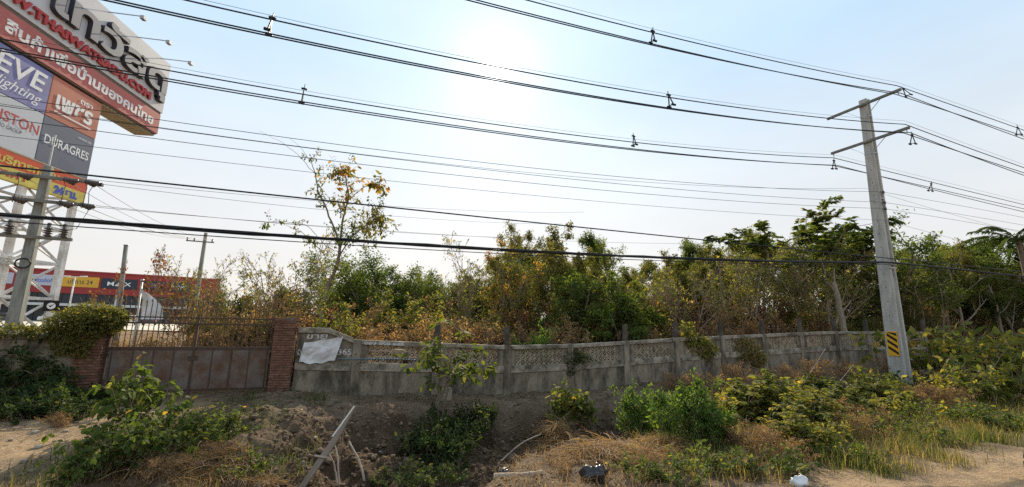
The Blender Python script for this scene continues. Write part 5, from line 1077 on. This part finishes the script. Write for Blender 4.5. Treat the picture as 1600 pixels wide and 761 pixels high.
def crumple(name, label, cat, px, py, size, m, seed, squash=.75):
    b = gp(px, py); r = np.random.default_rng(seed); nu, nv = 22, 14; V = []
    for j in range(nv):
        for i in range(nu):
            th = 2*math.pi*i/nu; ph = math.pi*(j+.5)/nv; d = np.array([math.sin(ph)*math.cos(th), math.sin(ph)*math.sin(th), math.cos(ph)]); k = 1+.45*float(vnoise(d[0]*2.3+seed*7, d[1]*2.3+d[2]*1.7))+.42*abs(float(vnoise(d[0]*6+seed, d[2]*6+d[1]*5)))+r.normal(0, .06); V.append(d*size*k*np.array([1.1, .9, squash]))
    idx = np.arange(nu*nv).reshape(nv, nu); nx_ = np.roll(idx, -1, 1); F = np.stack([idx[:-1], idx[1:], nx_[1:], nx_[:-1]], -1).reshape(-1, 4); V = np.array(V)
    V = np.concatenate([V, [[0, 0, size*squash], [0, 0, -size*squash*.8]]]); n_ = nu*nv; T1 = np.array([(n_, idx[0, i], idx[0, (i+1) % nu]) for i in range(nu)]); T2 = np.array([(n_+1, idx[-1, (i+1) % nu], idx[-1, i]) for i in range(nu)])
    o = thing(name, label, cat, b+np.array([0, 0, size*squash*.7])); link('bag_body', fast_mesh('bag_body', V, [F, T1, T2]), o, m)
    kn = [(0, 0, size*squash*.9), (.02, .01, size*squash*1.15), (.05, .02, size*squash*1.4), (.03, .06, size*squash*1.6)]; tub('knot', kn, [size*.16, size*.07, size*.13, size*.05], m, o, 7)
crumple('rubbish_bag', 'torn black plastic rubbish bag lying in the straw', 'bag', 930, 752, .17, 'black_plastic', 2, .7); crumple('plastic_bag', 'small crumpled white plastic bag on the verge', 'bag', 1250, 758, .09, 'white_plastic', 3, .8)
crumple('plastic_bag', 'flattened white scrap of plastic caught in the feathery shrubs', 'bag', 1342, 645, .13, 'white_plastic', 4, .3); crumple('rubbish_bag', 'small black rag of plastic by the pale log', 'bag', 790, 742, .09, 'black_plastic', 5, .6)
b = gp(686, 628); o = thing('concrete_block', 'pale concrete block standing at the foot of the young tree', 'concrete block', b+np.array([.15, .25, 0]), (0, .03, WA+.1))
mb = MB().hexa([(-.2, -.1, -.2), (.2, -.1, -.2), (.2, .1, -.2), (-.2, .1, -.2), (-.17, -.09, .38), (.18, -.1, .40), (.18, .1, .40), (-.17, .1, .37)]); mb.build('body', 'coping', o, bevel=.015); MB().box(-.21, -.05, -.14, .12, -.2, .06).build('broken_footing', 'concrete', o, bevel=.02)
# tyre at the road edge
b = gp(1611, 752); o = thing('scrap_tyre', 'black tyre standing at the edge of the dirt shoulder', 'tyre', b+np.array([.12, 0, .28]), (0, 0, .5)); pr = []
for i in range(25):
    th = 2*math.pi*i/24; pr.append((.23*math.cos(th), 0, .23*math.sin(th)))
MB().tube(pr, .085, 10, False).build('tread', 'rubber', o, True); MB().tube([(0, -.05, 0), (0, .05, 0)], .15, 16).build('rim', 'galv', o)
# small stones and paper scraps
for i in range(26):
    px = [8, 40, 70, 130, 60, 95, 25, 150][i % 8]+rng.uniform(-12, 12) if i < 14 else rng.uniform(420, 900); py = rng.uniform(660, 750) if i < 14 else rng.uniform(632, 720); b = gp(px, py); sz = float(rng.uniform(.03, .07)); mb = MB(); V = []
    ico = [(0, 0, 1), (.89, 0, .45), (.28, .85, .45), (-.72, .53, .45), (-.72, -.53, .45), (.28, -.85, .45), (.72, .53, -.45), (-.28, .85, -.45), (-.89, 0, -.45), (-.28, -.85, -.45), (.72, -.53, -.45), (0, 0, -1)]
    mb.add([(x*sz*rng.uniform(.8, 1.4), y*sz*rng.uniform(.7, 1.1), z*sz*.6) for x, y, z in ico], [(0, 1, 2), (0, 2, 3), (0, 3, 4), (0, 4, 5), (0, 5, 1), (1, 6, 2), (2, 7, 3), (3, 8, 4), (4, 9, 5), (5, 10, 1), (6, 7, 2), (7, 8, 3), (8, 9, 4), (9, 10, 5), (10, 6, 1), (11, 7, 6), (11, 8, 7), (11, 9, 8), (11, 10, 9), (11, 6, 10)])
    o = mb.build('stone', 'coping', None, False, b+np.array([0, 0, sz*.3])); tag(o, 'small pale stone lying on the sandy track' if i < 14 else 'small pale stone lying on the bare soil bank', 'stone', 'stones on the track' if i < 14 else 'stones on the soil bank')
